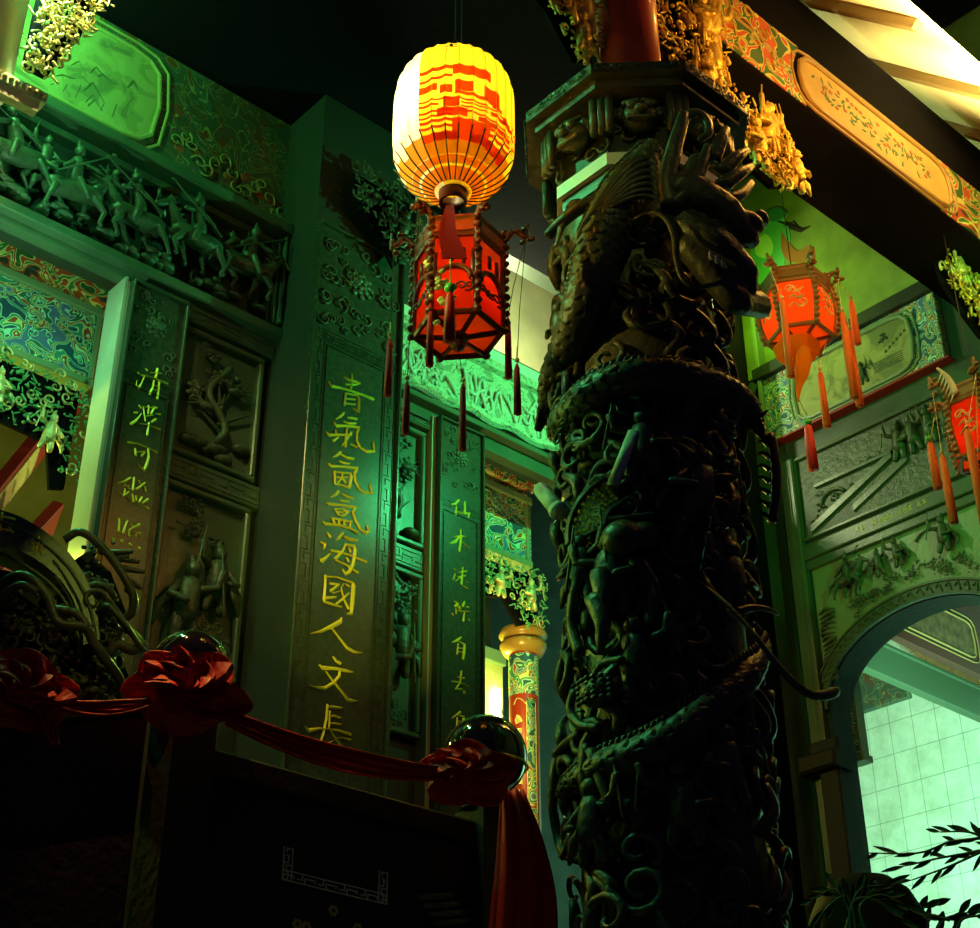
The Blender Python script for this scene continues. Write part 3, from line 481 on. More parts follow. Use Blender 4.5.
# pale landscape frieze right of the pillar, above the ledge
rng = random.Random(21)
t = thing('landscape_frieze', 'pale green-lit carved landscape frieze behind the red lanterns', 'frieze', (3.5, 4.0, 4.98))
m = MB(F4); m.box(2.96, 4.2, 4.99, 5.26, 0, .03); m.box(2.96, 4.2, 5.26, 5.30, 0, .07, .005)
V = []; m.tube([(2.96+.05*i, 5.00+.012*math.sin(i*1.3), .05) for i in range(25)], .022, 6); m.build('slab', INKL, t)
m = MB(F4)
for i in range(40): x = rng.uniform(3.0, 4.1); m.tube(spl([(x, rng.uniform(5.02, 5.2), .03), (x+.03, rng.uniform(5.03, 5.2), .045), (x+.07, rng.uniform(5.03, 5.2), .03)], 4), .007, 5)
for i in range(10): foliage(m, rng.uniform(3.0, 3.35), rng.uniform(5.05, 5.22), .035, .035, rng, 8)
m.build('hills_and_trees', PALE, t, True)
m = MB(F4)
for i in range(30): x = 3.0+.012*i; m.cap((x, 5.06-.002*i, .05), (x+.006, 5.005-.002*i, .06), .004, .002, 5)
m.build('reed_fringe', PALE, t, True)
m = MB(F4); m.box(2.96, 4.6, 5.31, 5.37, 0, .05, .004); m.build('cornice_strip', mat('white_painted_cornice', (.75, .78, .70), .5), label='pale cornice strip above the landscape frieze, left of the dragon column', cat='cornice')

# ---------------------------------------------------------------- openings beside the facade: painted lintels, carvings, shrine inside
def lintel(Y, x0, x1, z0, z1, label, seed, postx):
    f = FAC(Y); t = thing('painted_lintel', label, 'lintel', ((x0+x1)/2, Y, z0), 'painted lintels over the shrine openings')
    m = MB(f); m.box(x0, x1, z0, z1, -.06, 0); m.build('cloud_panel', CLOUDB, t)
    m = MB(f); m.box(x0, x1, z1, z1+.035, -.06, .015, .004); m.box(x0, x1, z0-.03, z0, -.06, .012, .004); m.box(postx, postx+.016, z0, z1, 0, .012, .002); m.build('lintel_rail', GRNB, t)
    m = MB(f); m.box(x0, x1, z1+.06, z1+.17, -.06, .03, .004); m.build('upper_board', CLOUDR, t)
    m = MB(f); rng = random.Random(seed)
    for i in range(26): curl(m, rng.uniform(x0+.03, x1-.03), rng.uniform(z0+.03, z1-.03), .002, rng.uniform(.015, .03), rng.uniform(0, 6), 1.2, .12, rng.choice((-1, 1)), 5)
    m.build('raised_cloud_scrolls', mat('pale_green_paint_%d' % seed, (.35, .75, .45), .5), t, True)
    return t
lintel(4.35, .9, 1.985, 4.64, 4.915, 'brightly painted lintel with blue and red cloud scrolls at the far left opening', 31, 1.965)
lintel(4.35, 3.62, 4.185, 4.64, 4.93, 'brightly painted lintel with cloud scrolls between the narrow plaque and the dragon column', 32, 4.15)
def bracket(name, label, xf, region, mats, seed, nf=4, nc=40, s=.03, h=.03, fs=.16, cat='carved bracket', group=None):
    """open-work carving filling a polygon region (list of local points)"""
    P = np.array(region); cx, cy = P[:, 0].mean(), P[:, 1].mean(); rng = random.Random(seed)
    base = xf(np.array([[cx, cy, 0.]]))[0]; t = thing(name, label, cat, tuple(base), group)
    def inside(x, y):
        c = False; n = len(P)
        for i in range(n):
            a, b = P[i], P[(i+1) % n]
            if (a[1] > y) != (b[1] > y) and x < (b[0]-a[0])*(y-a[1])/(b[1]-a[1]+1e-12)+a[0]: c = not c
        return c
    def pick():
        while 1:
            x = rng.uniform(P[:, 0].min(), P[:, 0].max()); y = rng.uniform(P[:, 1].min(), P[:, 1].max())
            if inside(x, y): return x, y
    m = MB(xf)
    for i in range(int(nc*.8)): x, y = pick(); curl(m, x, y, rng.uniform(0, h), rng.uniform(.6, 1.1)*s, rng.uniform(0, 6.3), rng.uniform(.7, 1.4), .2, rng.choice((-1, 1)), 6)
    m.build('openwork_scrolls', mats[0], t, True)
    m = MB(xf)
    for i in range(nc*5):
        x, y = pick(); q = rng.uniform(0, h*1.4); a_ = rng.uniform(0, 6.3); L_ = s*rng.uniform(.3, 1.1)
        m.cap((x, y, q), (x+L_*math.cos(a_), y+L_*math.sin(a_), q+rng.uniform(-.3, .3)*s), s*rng.uniform(.10, .24), s*rng.uniform(.04, .14), 6)
    for i in range(nc*2): x, y = pick(); r_ = s*rng.uniform(.10, .26); m.ell((x, y, rng.uniform(h*.3, h*1.5)), r_, r_*rng.uniform(.6, 1.2), r_, 7, 5)
    m.build('carved_leaves', mats[1], t, True)
    for i in range(nf):
        m = MB(xf); x, y = pick(); x = x*.8+cx*.2; y = y*.8+cy*.2-fs*.4; figure(m, x, y, h*.9, fs*rng.uniform(.85, 1.1), rng, rng.choice((-1, 1))); m.build('carved_figure', mats[0], t, True)
    m = MB(xf); k = [(cx+(p[0]-cx)*.9, cy+(p[1]-cy)*.9) for p in region]; m.prism(k, -.03, -.015); m.build('backing_board', BLACK, t)
    return t
PNT = mat('painted_carving_green', (.10, .40, .16), .45, bump=.3); PNR = mat('painted_carving_red', (.45, .16, .05), .45, bump=.3)
f = FAC(4.35)
bracket('carved_bracket', 'painted openwork carving below the cloud lintel at the left edge', f, [(1.2, 4.61), (1.98, 4.61), (1.98, 4.16), (1.92, 4.14), (1.88, 4.33), (1.2, 4.38)], (GILDY, PNT), 41, 3, 60, .028, .03, .14, group='painted brackets under the lintels')
bracket('carved_bracket', 'painted openwork carving with a gold figure just left of the dragon column', f, [(3.7, 4.59), (4.25, 4.59), (4.25, 4.36), (4.12, 4.30), (4.02, 4.42), (3.7, 4.34)], (GILDY, PNT), 42, 3, 60, .024, .03, .14, group='painted brackets under the lintels')
# painted ceiling beams inside the left opening
g = FRAME(onplane(0, 512, 'Y', 4.9), onplane(62, 432, 'Y', 5.3)-onplane(0, 512, 'Y', 4.9), (0, -.35, 1))
t = thing('shrine_ceiling_beam', 'yellow lit painted beam seen through the left opening', 'beam', tuple(onplane(30, 470, 'Y', 5.0)))
m = MB(g); m.box(-.6, 1.2, -.02, .15, -.06, 0, .004); m.build('beam', REDW, t)
m = MB(g); m.prism(cartouche(-.4, .42, .005, .125, .05), 0, .004); m.build('landscape_painting', YPAINT, t)
m = MB(g); ring(m, cartouche(-.4, .42, .005, .125, .05), .004, .004); m.build('painted_border', GILDY, t)
g = FRAME(onplane(20, 560, 'Y', 4.7), onplane(75, 500, 'Y', 5.05)-onplane(20, 560, 'Y', 4.7), (0, -.5, 1))
t = thing('shrine_ceiling_panel', 'flower painted hexagonal panel seen through the left opening', 'panel', tuple(onplane(40, 580, 'Y', 4.75)))
m = MB(g); m.box(-.5, .5, -.26, .05, -.05, 0, .004); m.build('panel', REDW, t)
m = MB(g); m.prism([(-.14, -.14), (-.06, -.01), (.26, -.01), (.32, -.12), (.2, -.24), (-.1, -.24)], 0, .005); m.build('flower_painting', FLOWERP, t)
# red painted column in the shrine
cc = onplane(524, 700, 'Y', 4.5); cx, cy = cc[0], cc[1]
ztop = onplane(524, 640, 'Y', 4.4)[2]
t = thing('painted_column', 'glossy red column painted with gold and green clouds, behind the black ball', 'column', (cx, cy, 1.9))
m = MB(); m.lathe((cx, cy, 0), [(.066, 1.9), (.066, ztop)], 28); m.build('shaft', REDL, t, True)
m = MB(); m.lathe((cx, cy, ztop), [(.066, -.02), (.09, -.01), (.105, .02), (.105, .035), (.08, .045), (.095, .06), (.11, .075), (.10, .10), (.0, .10)], 28); m.build('ring_capital', mat('ochre_capital', (.42, .26, .06), .3), t, True)
m = MB(); m.lathe((cx, cy, ztop), [(.0675, -.22), (.0675, -.03)], 28); m.build('painted_cloud_band', CLOUDB, t, True)
cy_ = CYL(cx, cy, .068, math.radians(225))
m = MB(cy_); m.box(.012, .055, 1.95, ztop-.24, 0, .002); m.build('painted_side_stripe', CLOUDB, t, True)
m = MB(cy_)
m.tube([(.012, 1.95, .002), (.012, ztop-.26, .002)], .0022, 5); m.tube([(.055, 1.95, .002), (.055, ztop-.26, .002)], .0022, 5)
m.tube(spl([(-.045, ztop-.27, .002), (-.03, ztop-.245, .002), (-.01, ztop-.25, .002), (.01, ztop-.27, .002)]), .003, 5)
for i in range(8): y = ztop-.36-.11*i; m.prism([(-.035, y), (-.005, y+.01), (-.012, y+.03), (-.03, y+.045), (-.04, y+.02)], 0, .003); m.prism([(-.03, y-.045), (-.01, y-.05), (-.008, y-.02), (-.028, y-.02)], 0, .003)
m.build('gold_painted_motif', GILDY, t)
# lit shrine wall piece between plaque and red column (carved screen)
f5 = FAC(5.2); q0 = onplane(478, 655, 'Y', 5.2); q1 = onplane(506, 720, 'Y', 5.2)
t = thing('shrine_screen', 'pale painted board glowing yellow between the narrow plaque and the red column', 'board', (q0[0], 5.2, 1.9))
m = MB(f5); m.box(q0[0]-.3, q1[0]-.02, 2.0, q0[2]-.02, -.03, 0); m.build('board', YPAINT, t)
m = MB(f5); m.box(q0[0]-.3, q1[0]-.02, q0[2]-.02, q0[2]+.05, -.03, .03, .004); m.build('top_rail', GRNB, t)
ft0, ft1 = onplane(498, 740, 'Y', 5.185), onplane(498, 690, 'Y', 5.185)
m = MB(); m.tube([ft0, (ft0[0], 5.185, ft1[2])], .014, 10)
m.build('fluorescent_tube', mat('fluorescent_glow', (1, 1, 1), emit=(1., 1., .55), estr=30), label='bright fluorescent tube glowing above the right black ball', cat='lamp')

# ---------------------------------------------------------------- right wall
R5 = RW(5.3)
def L(px, py): q = onplane(px, py, 'X', 5.3); return (-q[1], q[2])
t = thing('painted_wall_beam', 'green painted beam with a bordered palace painting on the right wall', 'beam', (5.3, 3.3, 5.43))
m = MB(R5); m.box(-3.76, -2.76, 5.43, 5.80, 0, .05, .004); m.build('beam', CLOUDB, t)
c = cartouche(-3.58, -2.90, 5.455, 5.765, .10)
m = MB(R5); m.prism(c, .05, .056); m.build('palace_painting', LANDP, t, label='green palace and landscape painting')
m = MB(R5); ring(m, c, .058, .011); ring(m, cartouche(-3.61, -2.87, 5.44, 5.785, .11), .052, .006); m.build('cartouche_border', GRNB, t)
m = MB(R5); m.box(-3.77, -2.74, 5.422, 5.432, 0, .056); m.build('red_edge_strip', REDW, t)
m = MB(R5)
for i in range(6): x = -3.05+.022*i; m.box(x, x+.012, 5.60+.012*i, 5.614+.012*i, .056, .059)
for i in range(5): m.box(-3.12, -2.96, 5.52+.012*i, 5.524+.012*i, .056, .058)
figure(m, -3.18, 5.50, .056, .12, random.Random(2)); foliage(m, -3.05, 5.68, .056, .03, random.Random(5), 10)
m.build('palace_drawing', mat('dark_green_paint', (.05, .10, .04), .6), t)
m = MB(R5); m.box(-3.78, -3.755, 5.40, 6.3, 0, .07, .004); m.build('green_corner_post', GRNB, label='thin glossy green post at the left end of the painted wall beam', cat='post')
m = MB(R5); m.box(-3.8, -2.0, 5.80, 5.87, 0, .08, .004); m.build('dark_cornice', DARK, label='dark cornice between the mural and the painted beam on the right wall', cat='cornice')
# mural
t = thing('ceiling_mural', 'yellow green mural of swirls high on the right wall behind the lantern', 'mural', (5.29, 3.4, 5.87))
m = MB(R5); m.box(-4.04, -2.2, 5.87, 7.28, 0, .01); m.build('mural_ground', MURAL, t)
def px2(pts): return [L(*p) for p in pts]
def flat(name, pts, col, h=.012):
    m = MB(R5); P = spl([(*p, h) for p in px2(pts)]+[(*px2(pts)[0], h)], 4)[:-1]; m.prism([(p[0], p[1]) for p in P[::-1]], .009, h); return m.build(name, mat(name+'_paint', col, .6), t)
flat('green_swirl', [(762, 232), (775, 212), (787, 222), (792, 240), (786, 262), (789, 285), (770, 292), (757, 280), (752, 255)], (.12, .55, .22), .013)
flat('pale_swirl', [(757, 243), (768, 235), (775, 247), (770, 258), (758, 256)], (.50, .85, .30), .016)
flat('orange_beard', [(783, 232), (792, 245), (800, 252), (812, 246), (806, 262), (790, 262), (783, 250)], (.45, .16, .05), .014)
flat('teal_cloud', [(765, 215), (778, 208), (789, 214), (780, 222), (768, 222)], (.05, .30, .22), .016)
m = MB(R5)
m.stroke([(*L(776, 221), .012), (*L(790, 226), .035), (*L(803, 231), .030), (*L(812, 227), .006)], .011, .004); m.stroke([(*L(785, 228), .006), (*L(795, 222), .012), (*L(801, 229), .008)], .011, .004)
m.build('painted_eye', INK, t)
# relief panel, inscribed bench, spandrel panel, arch band
t = thing('relief_panel', 'wide stone relief with a stairway, rocks and figures above the inscribed band', 'relief panel', (5.3, 3.2, 4.86))
m = MB(R5); m.box(-3.64, -2.3, 4.86, 5.30, .0, .012); m.build('panel_ground', STONE, t)
m = MB(R5); frame_rect(m, -3.66, -2.2, 4.85, 5.30, .018, 0, .03); m.build('panel_frame', STONE2, t)
rng = random.Random(8)
m = MB(R5)
m.prism([(-3.60, 4.88), (-3.12, 5.08), (-3.12, 5.115), (-3.60, 4.915)], .012, .028); m.prism([(-3.36, 4.90), (-3.05, 5.03), (-3.05, 5.06), (-3.36, 4.93)], .012, .024)
m.prism([(-3.55, 5.10), (-3.12, 5.10), (-3.12, 5.115), (-3.55, 5.115)], .012, .03); m.build('carved_stairway', STONE2, t)
m = MB(R5); m.tube([(-3.46+.07*math.cos(a), 5.0+.055*math.sin(a), .018) for a in np.linspace(.4, 3.3, 12)], .010, 6)
for i in range(12): foliage(m, rng.uniform(-3.6, -3.3), rng.uniform(4.93, 5.06), .015, .028, rng, 7)
for i in range(5): foliage(m, -3.28+.03*i, 5.13, .018, .018, rng, 6)
m.build('carved_rocks', STONE, t, True)
for i in range(6): m = MB(R5); figure(m, -3.08+.085*i, 5.06+.005*i, .02, .19, rng, 1 if i % 2 else -1); m.build('carved_figure', STONE, t, True)
t = thing('inscribed_band', 'green-lit stone band with a row of small gold characters on the right wall', 'stone band', (5.3, 3.2, 4.78))
m = MB(R5); m.box(-3.66, -2.2, 4.745, 4.82, 0, .045, .005); m.box(-3.66, -2.2, 4.70, 4.745, 0, .03, .004); m.build('band', STONE2, t)
for i, x in enumerate((-3.335, -3.305, -3.25, -3.22, -3.19, -3.165, -3.115, -3.085, -3.06, -3.015, -2.985)):
    m = MB(R5); minichar(m, x, 4.785, .0452, .022, rng, .002); m.build('gold_character', GOLDL, t)
t = thing('arch_spandrel', 'stone relief of a horseman and waves filling the corner above the round arch', 'relief panel', (5.3, 3.3, 4.4))
m = MB(R5); ar2 = [(-(AY+(AA+.075)*math.cos(a)), AZ+(AB+.075)*math.sin(a)) for a in np.linspace(0, math.pi, 41)]
pts = [p for p in ar2 if p[0] > -3.635 and p[1] < 4.72 and p[0] < -2.5]
poly = [(-3.635, pts[0][1])]+pts+[(-2.5, 4.70), (-3.635, 4.70)]
m.prism(poly, 0, .006); m.build('spandrel_ground', mat('paler_stone_green_tint', (.18, .29, .15), .4, bump=.2), t)  # green light tint put into the spandrel stone's colour
m = MB(R5); rider(m, -3.42, 4.50, .035, .17, rng, 1); m.build('carved_horseman', STONE, t, True)
m = MB(R5); figure(m, -3.26, 4.54, .03, .13, rng, 1); m.build('carved_figure', STONE, t, True)
m = MB(R5); figure(m, -3.16, 4.55, .03, .14, rng, -1); m.build('carved_figure', STONE, t, True)
m = MB(R5); figure(m, -2.93, 4.53, .04, .17, rng, -1); m.build('carved_figure', STONE, t, True)
m = MB(R5)
for i in range(46):
    x = rng.uniform(-3.45, -2.6); yb = AZ+(AB+.075)*math.sqrt(max(0, 1-((x+AY)/(AA+.075))**2)); foliage(m, x, yb+rng.uniform(.02, .10), .02, .026, rng, 7)
for i in range(16):
    y = 4.47-.022*i; x0 = -3.62; m.tube(spl([(x0, y, .012), (x0+.04+.03*math.sin(i), y+.014, .02), (x0+.09-.003*i, y+.002, .014)], 4), [.003, .006, .007, .006, .008, .007, .005, .003, .002][:9], 5)
m.build('carved_waves_and_trees', STONE, t, True)
m = MB(R5); m.tube([(-3.02+.07*math.cos(a), 4.60+.07*math.sin(a), .01) for a in np.linspace(-.2, 2.6, 16)], .007, 6); m.build('carved_moon_ring', STONE2, t, True)
t = thing('arch_band', 'carved stone band around the round arch on the right wall', 'arch band', (5.3, AY, AZ))
def archstrip(a0, a1, h0, h1, mm):
    V = []; F = []; n = 48
    for i, a in enumerate(np.linspace(0, math.pi, n)):
        for d, h in ((a0, h0), (a0, h1), (a1, h1), (a1, h0)): V.append((-(AY+(AA+d)*math.cos(a)), AZ+(AB+d)*math.sin(a), h))
    for i in range(n-1):
        for k in range(4): F.append((4*i+k, 4*i+(k+1) % 4, 4*i+4+(k+1) % 4, 4*i+4+k))
    mm.add(V, F)
m = MB(R5); archstrip(0, .07, 0, .02, m); archstrip(0, .010, .02, .027, m); archstrip(.06, .07, .02, .027, m); m.build('band', STONE2, t)
m = MB(R5); archstrip(-.004, .0, -.145, .004, m); m.box(-3.632, -3.626, 1.9, AZ, -.145, .002); m.build('soffit_shade', RAIL, t, label='dark strip painting in the shade under the arch')  # dark strip over the soffit stands in for shade
m = MB(R5)
for i in range(36):
    a = math.pi*(i+.5)/36; m.tube(spl([(-(AY+(AA+.035+.018*math.sin(k*1.6))*math.cos(a+k*.022)), AZ+(AB+.035+.018*math.sin(k*1.6))*math.sin(a+k*.022), .022) for k in range(4)], 3), .004, 5)
m.build('carved_scroll_line', STONE, t, True)
m = MB(R5); m.box(-3.725, -3.645, 3.2, 5.30, 0, .05, .008); m.box(-3.70, -3.67, 3.3, 5.2, .05, .055, .002)
m.build('corner_pilaster', STONE2, label='smooth green-lit stone pilaster at the left end of the arch wall', cat='pilaster')
t = thing('arch_pier', 'stone pier coloured dark for shade, carrying the left foot of the arch', 'pier', (5.3, 3.62, 1.9))
m = MB(R5); m.box(-3.66, -3.56, 1.9, 3.72, 0, .10, .008); m.build('shaft', RAIL, t)  # near-black railing stone stands in for shade on the pier
m = MB(R5); m.box(-3.74, -3.545, 3.72, 3.80, 0, .14, .012); m.box(-3.70, -3.55, 3.80, 3.86, 0, .10, .01); m.build('cap_stone', RAIL, t)
# objects seen through the arch
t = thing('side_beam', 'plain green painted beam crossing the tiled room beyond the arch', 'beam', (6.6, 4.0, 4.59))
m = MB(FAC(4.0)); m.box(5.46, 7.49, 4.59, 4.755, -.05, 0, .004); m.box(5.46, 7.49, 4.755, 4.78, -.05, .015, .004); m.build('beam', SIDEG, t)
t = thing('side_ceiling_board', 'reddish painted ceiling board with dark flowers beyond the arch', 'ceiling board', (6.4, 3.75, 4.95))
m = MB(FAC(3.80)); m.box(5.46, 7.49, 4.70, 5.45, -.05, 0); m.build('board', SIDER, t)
m = MB(FAC(3.80)); m.prism(cartouche(5.8, 6.95, 4.78, 4.99, .06), 0, .005); m.build('flower_painting', mat('dim_flower_ground', (.16, .07, .025), .6, var=.6, vscale=22), t)
m = MB(FAC(3.80)); ring(m, cartouche(5.8, 6.95, 4.78, 4.99, .06), .006, .006); ring(m, cartouche(5.76, 6.99, 4.755, 5.02, .08), .004, .004); m.build('painted_border', mat('faded_border', (.40, .20, .06), .6), t)
q0 = onplane(845, 700, 'X', 5.5); q1 = onplane(862, 755, 'X', 5.5)
t = thing('painted_post', 'narrow post painted with blue and green zigzags inside the arch', 'post', (5.5, q0[1], q1[2]))
m = MB(RW(5.55)); m.box(-q0[1]-.03, -q1[1], q1[2], q0[2]+.10, 0, .05, .003); m.build('post', CLOUDB, t)
m = MB(RW(5.55)); m.box(-q1[1]-.006, -q1[1]+.006, q1[2], q0[2]+.10, 0, .06, .002); m.box(-q0[1]-.04, -q1[1]+.02, q1[2]-.03, q1[2], 0, .07, .003); m.build('green_edge', GRNB, t)
q0 = onplane(862, 668, 'X', 7.45); q1 = onplane(900, 695, 'X', 7.45)
m = MB(RW(7.5)); m.box(-5.35, -q1[1]+.05, q1[2]-.02, 5.2, 0, .05, .004); m.build('painted_head_board', CLOUDG, label='dim painted board above the tiles at the left inside the arch', cat='board')

m = MB(); m.lathe((5.10, 3.92, 1.9), [(.15, 0), (.15, 5.38)], 28, cap=True); m.build('corner_column', BLACK, None, True, label='round column, coloured dark for shade, standing in the corner between the dragon column and the arch wall', cat='column')  # near-black timber colour stands in for the corner's shade

# ---------------------------------------------------------------- dragon column
DX, DY, DR = 2.416, 2.094, .196
PH0 = math.atan2(-DY, -DX)+2*math.pi
DC = CYL(DX, DY, DR, PH0)
def cyp(px, py, h=.02):
    d = ray(px, py); o = CP-np.array([DX, DY, 0]); A = d[0]**2+d[1]**2; Bq = 2*(o[0]*d[0]+o[1]*d[1]); Cq = o[0]**2+o[1]**2-(DR+h)**2; D = Bq*Bq-4*A*Cq
    t = (-Bq-math.sqrt(D))/(2*A) if D > 0 else -Bq/(2*A)
    p = o+d*t; R = math.hypot(p[0], p[1]); a = math.atan2(p[1], p[0]); a += 2*math.pi if a < 0 else 0
    return ((a-PH0)*DR, p[2], R-DR)
def cpath(pts, n=5): return spl([cyp(*p) for p in pts], n)
t = thing('dragon_column', 'huge dark stone column wrapped in a carved scaly dragon, clouds and figures', 'column', (DX, DY, 1.9))
m = MB(); m.lathe((DX, DY, 0), [(.20, 1.9), (.20, 2.0), (DR, 2.05), (DR, 3.2), (DR*.96, 4.3)], 48); m.build('shaft', COLST, t, True)
def scaly(pts, R, name, ls=.028, k=10, n=72, lift=.0068, fin=True):
    P = np.array([cyp(*p) for p in pts]); P = spl(P, 40); P3 = DC(P)
    seg = np.r_[0, np.cumsum(np.linalg.norm(np.diff(P3, axis=0), axis=1))]; tot = seg[-1]; N = int(tot/.0030)
    q = np.linspace(0, tot, N); C = np.stack([np.interp(q, seg, P3[:, i]) for i in range(3)], 1); Rr = np.interp(q/tot, np.linspace(0, 1, len(R)), R)
    T = np.gradient(C, axis=0); T /= np.linalg.norm(T, axis=1, keepdims=True)
    V = []; ang = np.arange(n)*2*math.pi/n
    for i in range(N):
        out = C[i]-np.array([DX, DY, C[i][2]]); out -= T[i]*(out@T[i]); out /= np.linalg.norm(out)+1e-9; B = np.cross(T[i], out)
        u = q[i]/ls; hts = np.zeros(n)
        for r0 in (math.floor(u), math.floor(u)-1):
            tt = u-r0; v = (ang/(2*math.pi)*k+.5*(r0 % 2)) % 1-.5
            lim = .55+1.2*np.sqrt(np.clip(.25-v*v, 0, 1)); hts = np.maximum(hts, np.where(tt < lim, lift*(.35+tt*.55), 0))
        rad = Rr[i]+hts
        V.append(C[i]+rad[:, None]*(np.cos(ang)[:, None]*out+np.sin(ang)[:, None]*B))
    V = np.concatenate(V); F = [(i*n+j, i*n+(j+1) % n, (i+1)*n+(j+1) % n, (i+1)*n+j) for i in range(N-1) for j in range(n)]
    m = MB(); m.add(V, F)
    if fin:
        st = max(1, int(.018/.0030))
        for i in range(2, N-8, st):
            out = C[i]-np.array([DX, DY, C[i][2]]); out /= np.linalg.norm(out); up = np.cross(T[i], out); up = up if up[2] > 0 else -up
            a = C[i]+(out*.35+up*.93)*Rr[i]*.9; m.tube([a, a+up*.014+out*.004+T[i]*.006, a+up*.020+T[i]*.018], [.007, .005, .001], 5)
    return m.build(name, COLST, t, True)
scaly([(655, 150, .08), (622, 195, .075), (600, 245, .06), (585, 300, .05), (566, 350, .03), (548, 400, .02), (538, 430, .0)], [.030, .050, .056, .050, .042, .030, .004], 'dragon_body')
scaly([(553, 440, .015), (565, 418, .035), (590, 395, .045), (620, 380, .05), (655, 376, .045), (690, 380, .04), (722, 390, .035), (750, 412, .02), (765, 440, .0)], [.003, .030, .036, .038, .038, .036, .032, .026, .003], 'dragon_coil')
scaly([(560, 800, .0), (600, 770, .03), (660, 745, .04), (720, 700, .035), (765, 640, .01)], [.004, .034, .036, .032, .004], 'dragon_coil')
# mane strands sweeping over the shoulder
m = MB(DC)
for k in range(7):
    o = k*5
    m.tube(cpath([(575-o*.2, 252-o*.2, .09), (598+o*.4, 205-o*.3+k*2, .12), (630+o*.3, 166+k*5, .125), (652+k, 160+k*7, .12), (657-k, 190+k*6, .11)]), [.004]+[.013-.0008*k]*17+[.010, .006, .003][:3], 7) if False else m.tube(cpath([(575-o*.2, 252-o*.2, .09), (598+o*.4, 205-o*.3+k*2, .12), (630+o*.3, 166+k*5, .125), (652+k, 160+k*7, .12), (657-k, 190+k*6, .11)]), .011-.0008*k, 7)
m.build('mane', COLST, t, True)
# head with snout, horn, open jaw, clawed hand
m = MB(DC)
def C_(px, py, h): return cyp(px, py, h)
for a, b, r0, r1 in (((668, 215, .09), (690, 190, .14), .045, .040), ((690, 190, .14), (722, 205, .16), .045, .035), ((722, 205, .16), (745, 235, .15), .035, .030),
                     ((690, 225, .10), (720, 245, .14), .040, .038), ((720, 245, .14), (742, 268, .15), .038, .032), ((742, 268, .15), (748, 285, .14), .032, .02),
                     ((700, 250, .10), (735, 300, .12), .045, .036), ((735, 300, .12), (760, 305, .12), .034, .030), ((680, 200, .12), (700, 160, .14), .026, .018)):
    m.cap(C_(*a), C_(*b), r0, r1, 10)
m.ell(C_(752, 222, .17), .026, .024, .024); m.ell(C_(762, 218, .16), .018); m.ell(C_(735, 255, .15), .022); m.ell(C_(708, 190, .17), .018)
m.build('dragon_head', COLST, t, True, vox=.006)
m = MB(DC)
m.tube(cpath([(672, 205, .14), (668, 180, .15), (674, 150, .16), (682, 122, .17), (684, 112, .17)]), np.linspace(.017, .007, 21), 8)
m.tube(cpath([(672, 205, .14), (690, 190, .16), (702, 165, .17), (708, 145, .17)]), np.linspace(.015, .006, 16), 8)
m.build('dragon_horn', COLST, t, True)
m = MB(DC); m.tube(cpath([(684, 118, .15), (697, 112, .16), (707, 120, .16), (709, 132, .16), (700, 140, .15)]), np.linspace(.010, .006, 21), 7); m.build('curling_horn_tip', COLST, t, True)
for k, (a, b, c) in enumerate((((712, 160), (722, 138), (727, 128)), ((722, 172), (738, 156), (748, 150)), ((722, 186), (742, 172), (752, 166)), ((716, 200), (738, 196), (752, 182)))):
    m = MB(DC); m.tube(cpath([(*a, .15), (*b, .17), (*c, .165)]), np.linspace(.015, .006, 11), 8); m.build('claw', COLST, t, True)
m = MB(DC); m.tube(cpath([(632, 222, .10), (650, 213, .13), (665, 218, .14), (674, 235, .14), (677, 260, .14), (684, 280, .14), (697, 287, .14), (715, 284, .14), (730, 278, .13)]), .0055, 7)
m.build('whisker', COLST, t, True)
m = MB(DC)
for a, b in (((742, 222, .15), (748, 216, .16)), ((740, 232, .15), (747, 228, .17)), ((718, 262, .16), (716, 256, .17)), ((724, 266, .16), (722, 260, .17)), ((712, 258, .16), (710, 252, .17))): m.cap(C_(*a), C_(*b), .006, .002, 6)
m.build('teeth', PALE, t, True)
# leg with claw reaching left over the ledge
m = MB(DC); m.tube(cpath([(600, 200, .07), (580, 208, .09), (562, 222, .09), (548, 236, .09)]), np.linspace(.020, .014, 16), 8); m.ell(C_(575, 206, .09), .018)
for b in ((556, 214), (552, 226), (560, 240)): m.cap(C_(562, 226, .09), C_(b[0]-4, b[1]+6, .10), .009, .003)
m.build('dragon_leg', COLST, t, True)
# clouds, waves and knots over the whole shaft
for band, (z0, z1, nc, seed) in enumerate(((3.75, 4.08, 40, 51), (3.3, 3.75, 56, 52), (2.85, 3.3, 60, 53), (2.2, 2.85, 80, 54))):
    rng = random.Random(seed); m = MB(DC)
    for i in range(nc):
        s_ = rng.uniform(-.36, .36); z = rng.uniform(z0, z1); curl(m, s_, z, rng.uniform(.0, .030), rng.uniform(.028, .060), rng.uniform(0, 6.3), rng.uniform(.8, 1.4), .21, rng.choice((-1, 1)), 7)
    for i in range(nc//3):
        s_ = rng.uniform(-.36, .36); z = rng.uniform(z0, z1); a = rng.uniform(-.8, .8)
        m.tube(spl([(s_, z, .01), (s_+.03*math.cos(a), z+.05, .035), (s_+.05*math.sin(a), z+.10, .03), (s_+.08*math.sin(a), z+.13, .01)], 4), [.010, .013, .015, .016, .015, .014, .012, .011, .009, .008, .006, .005, .003], 7)
    m.build('carved_clouds', COLST, t, True)
rng = random.Random(60)
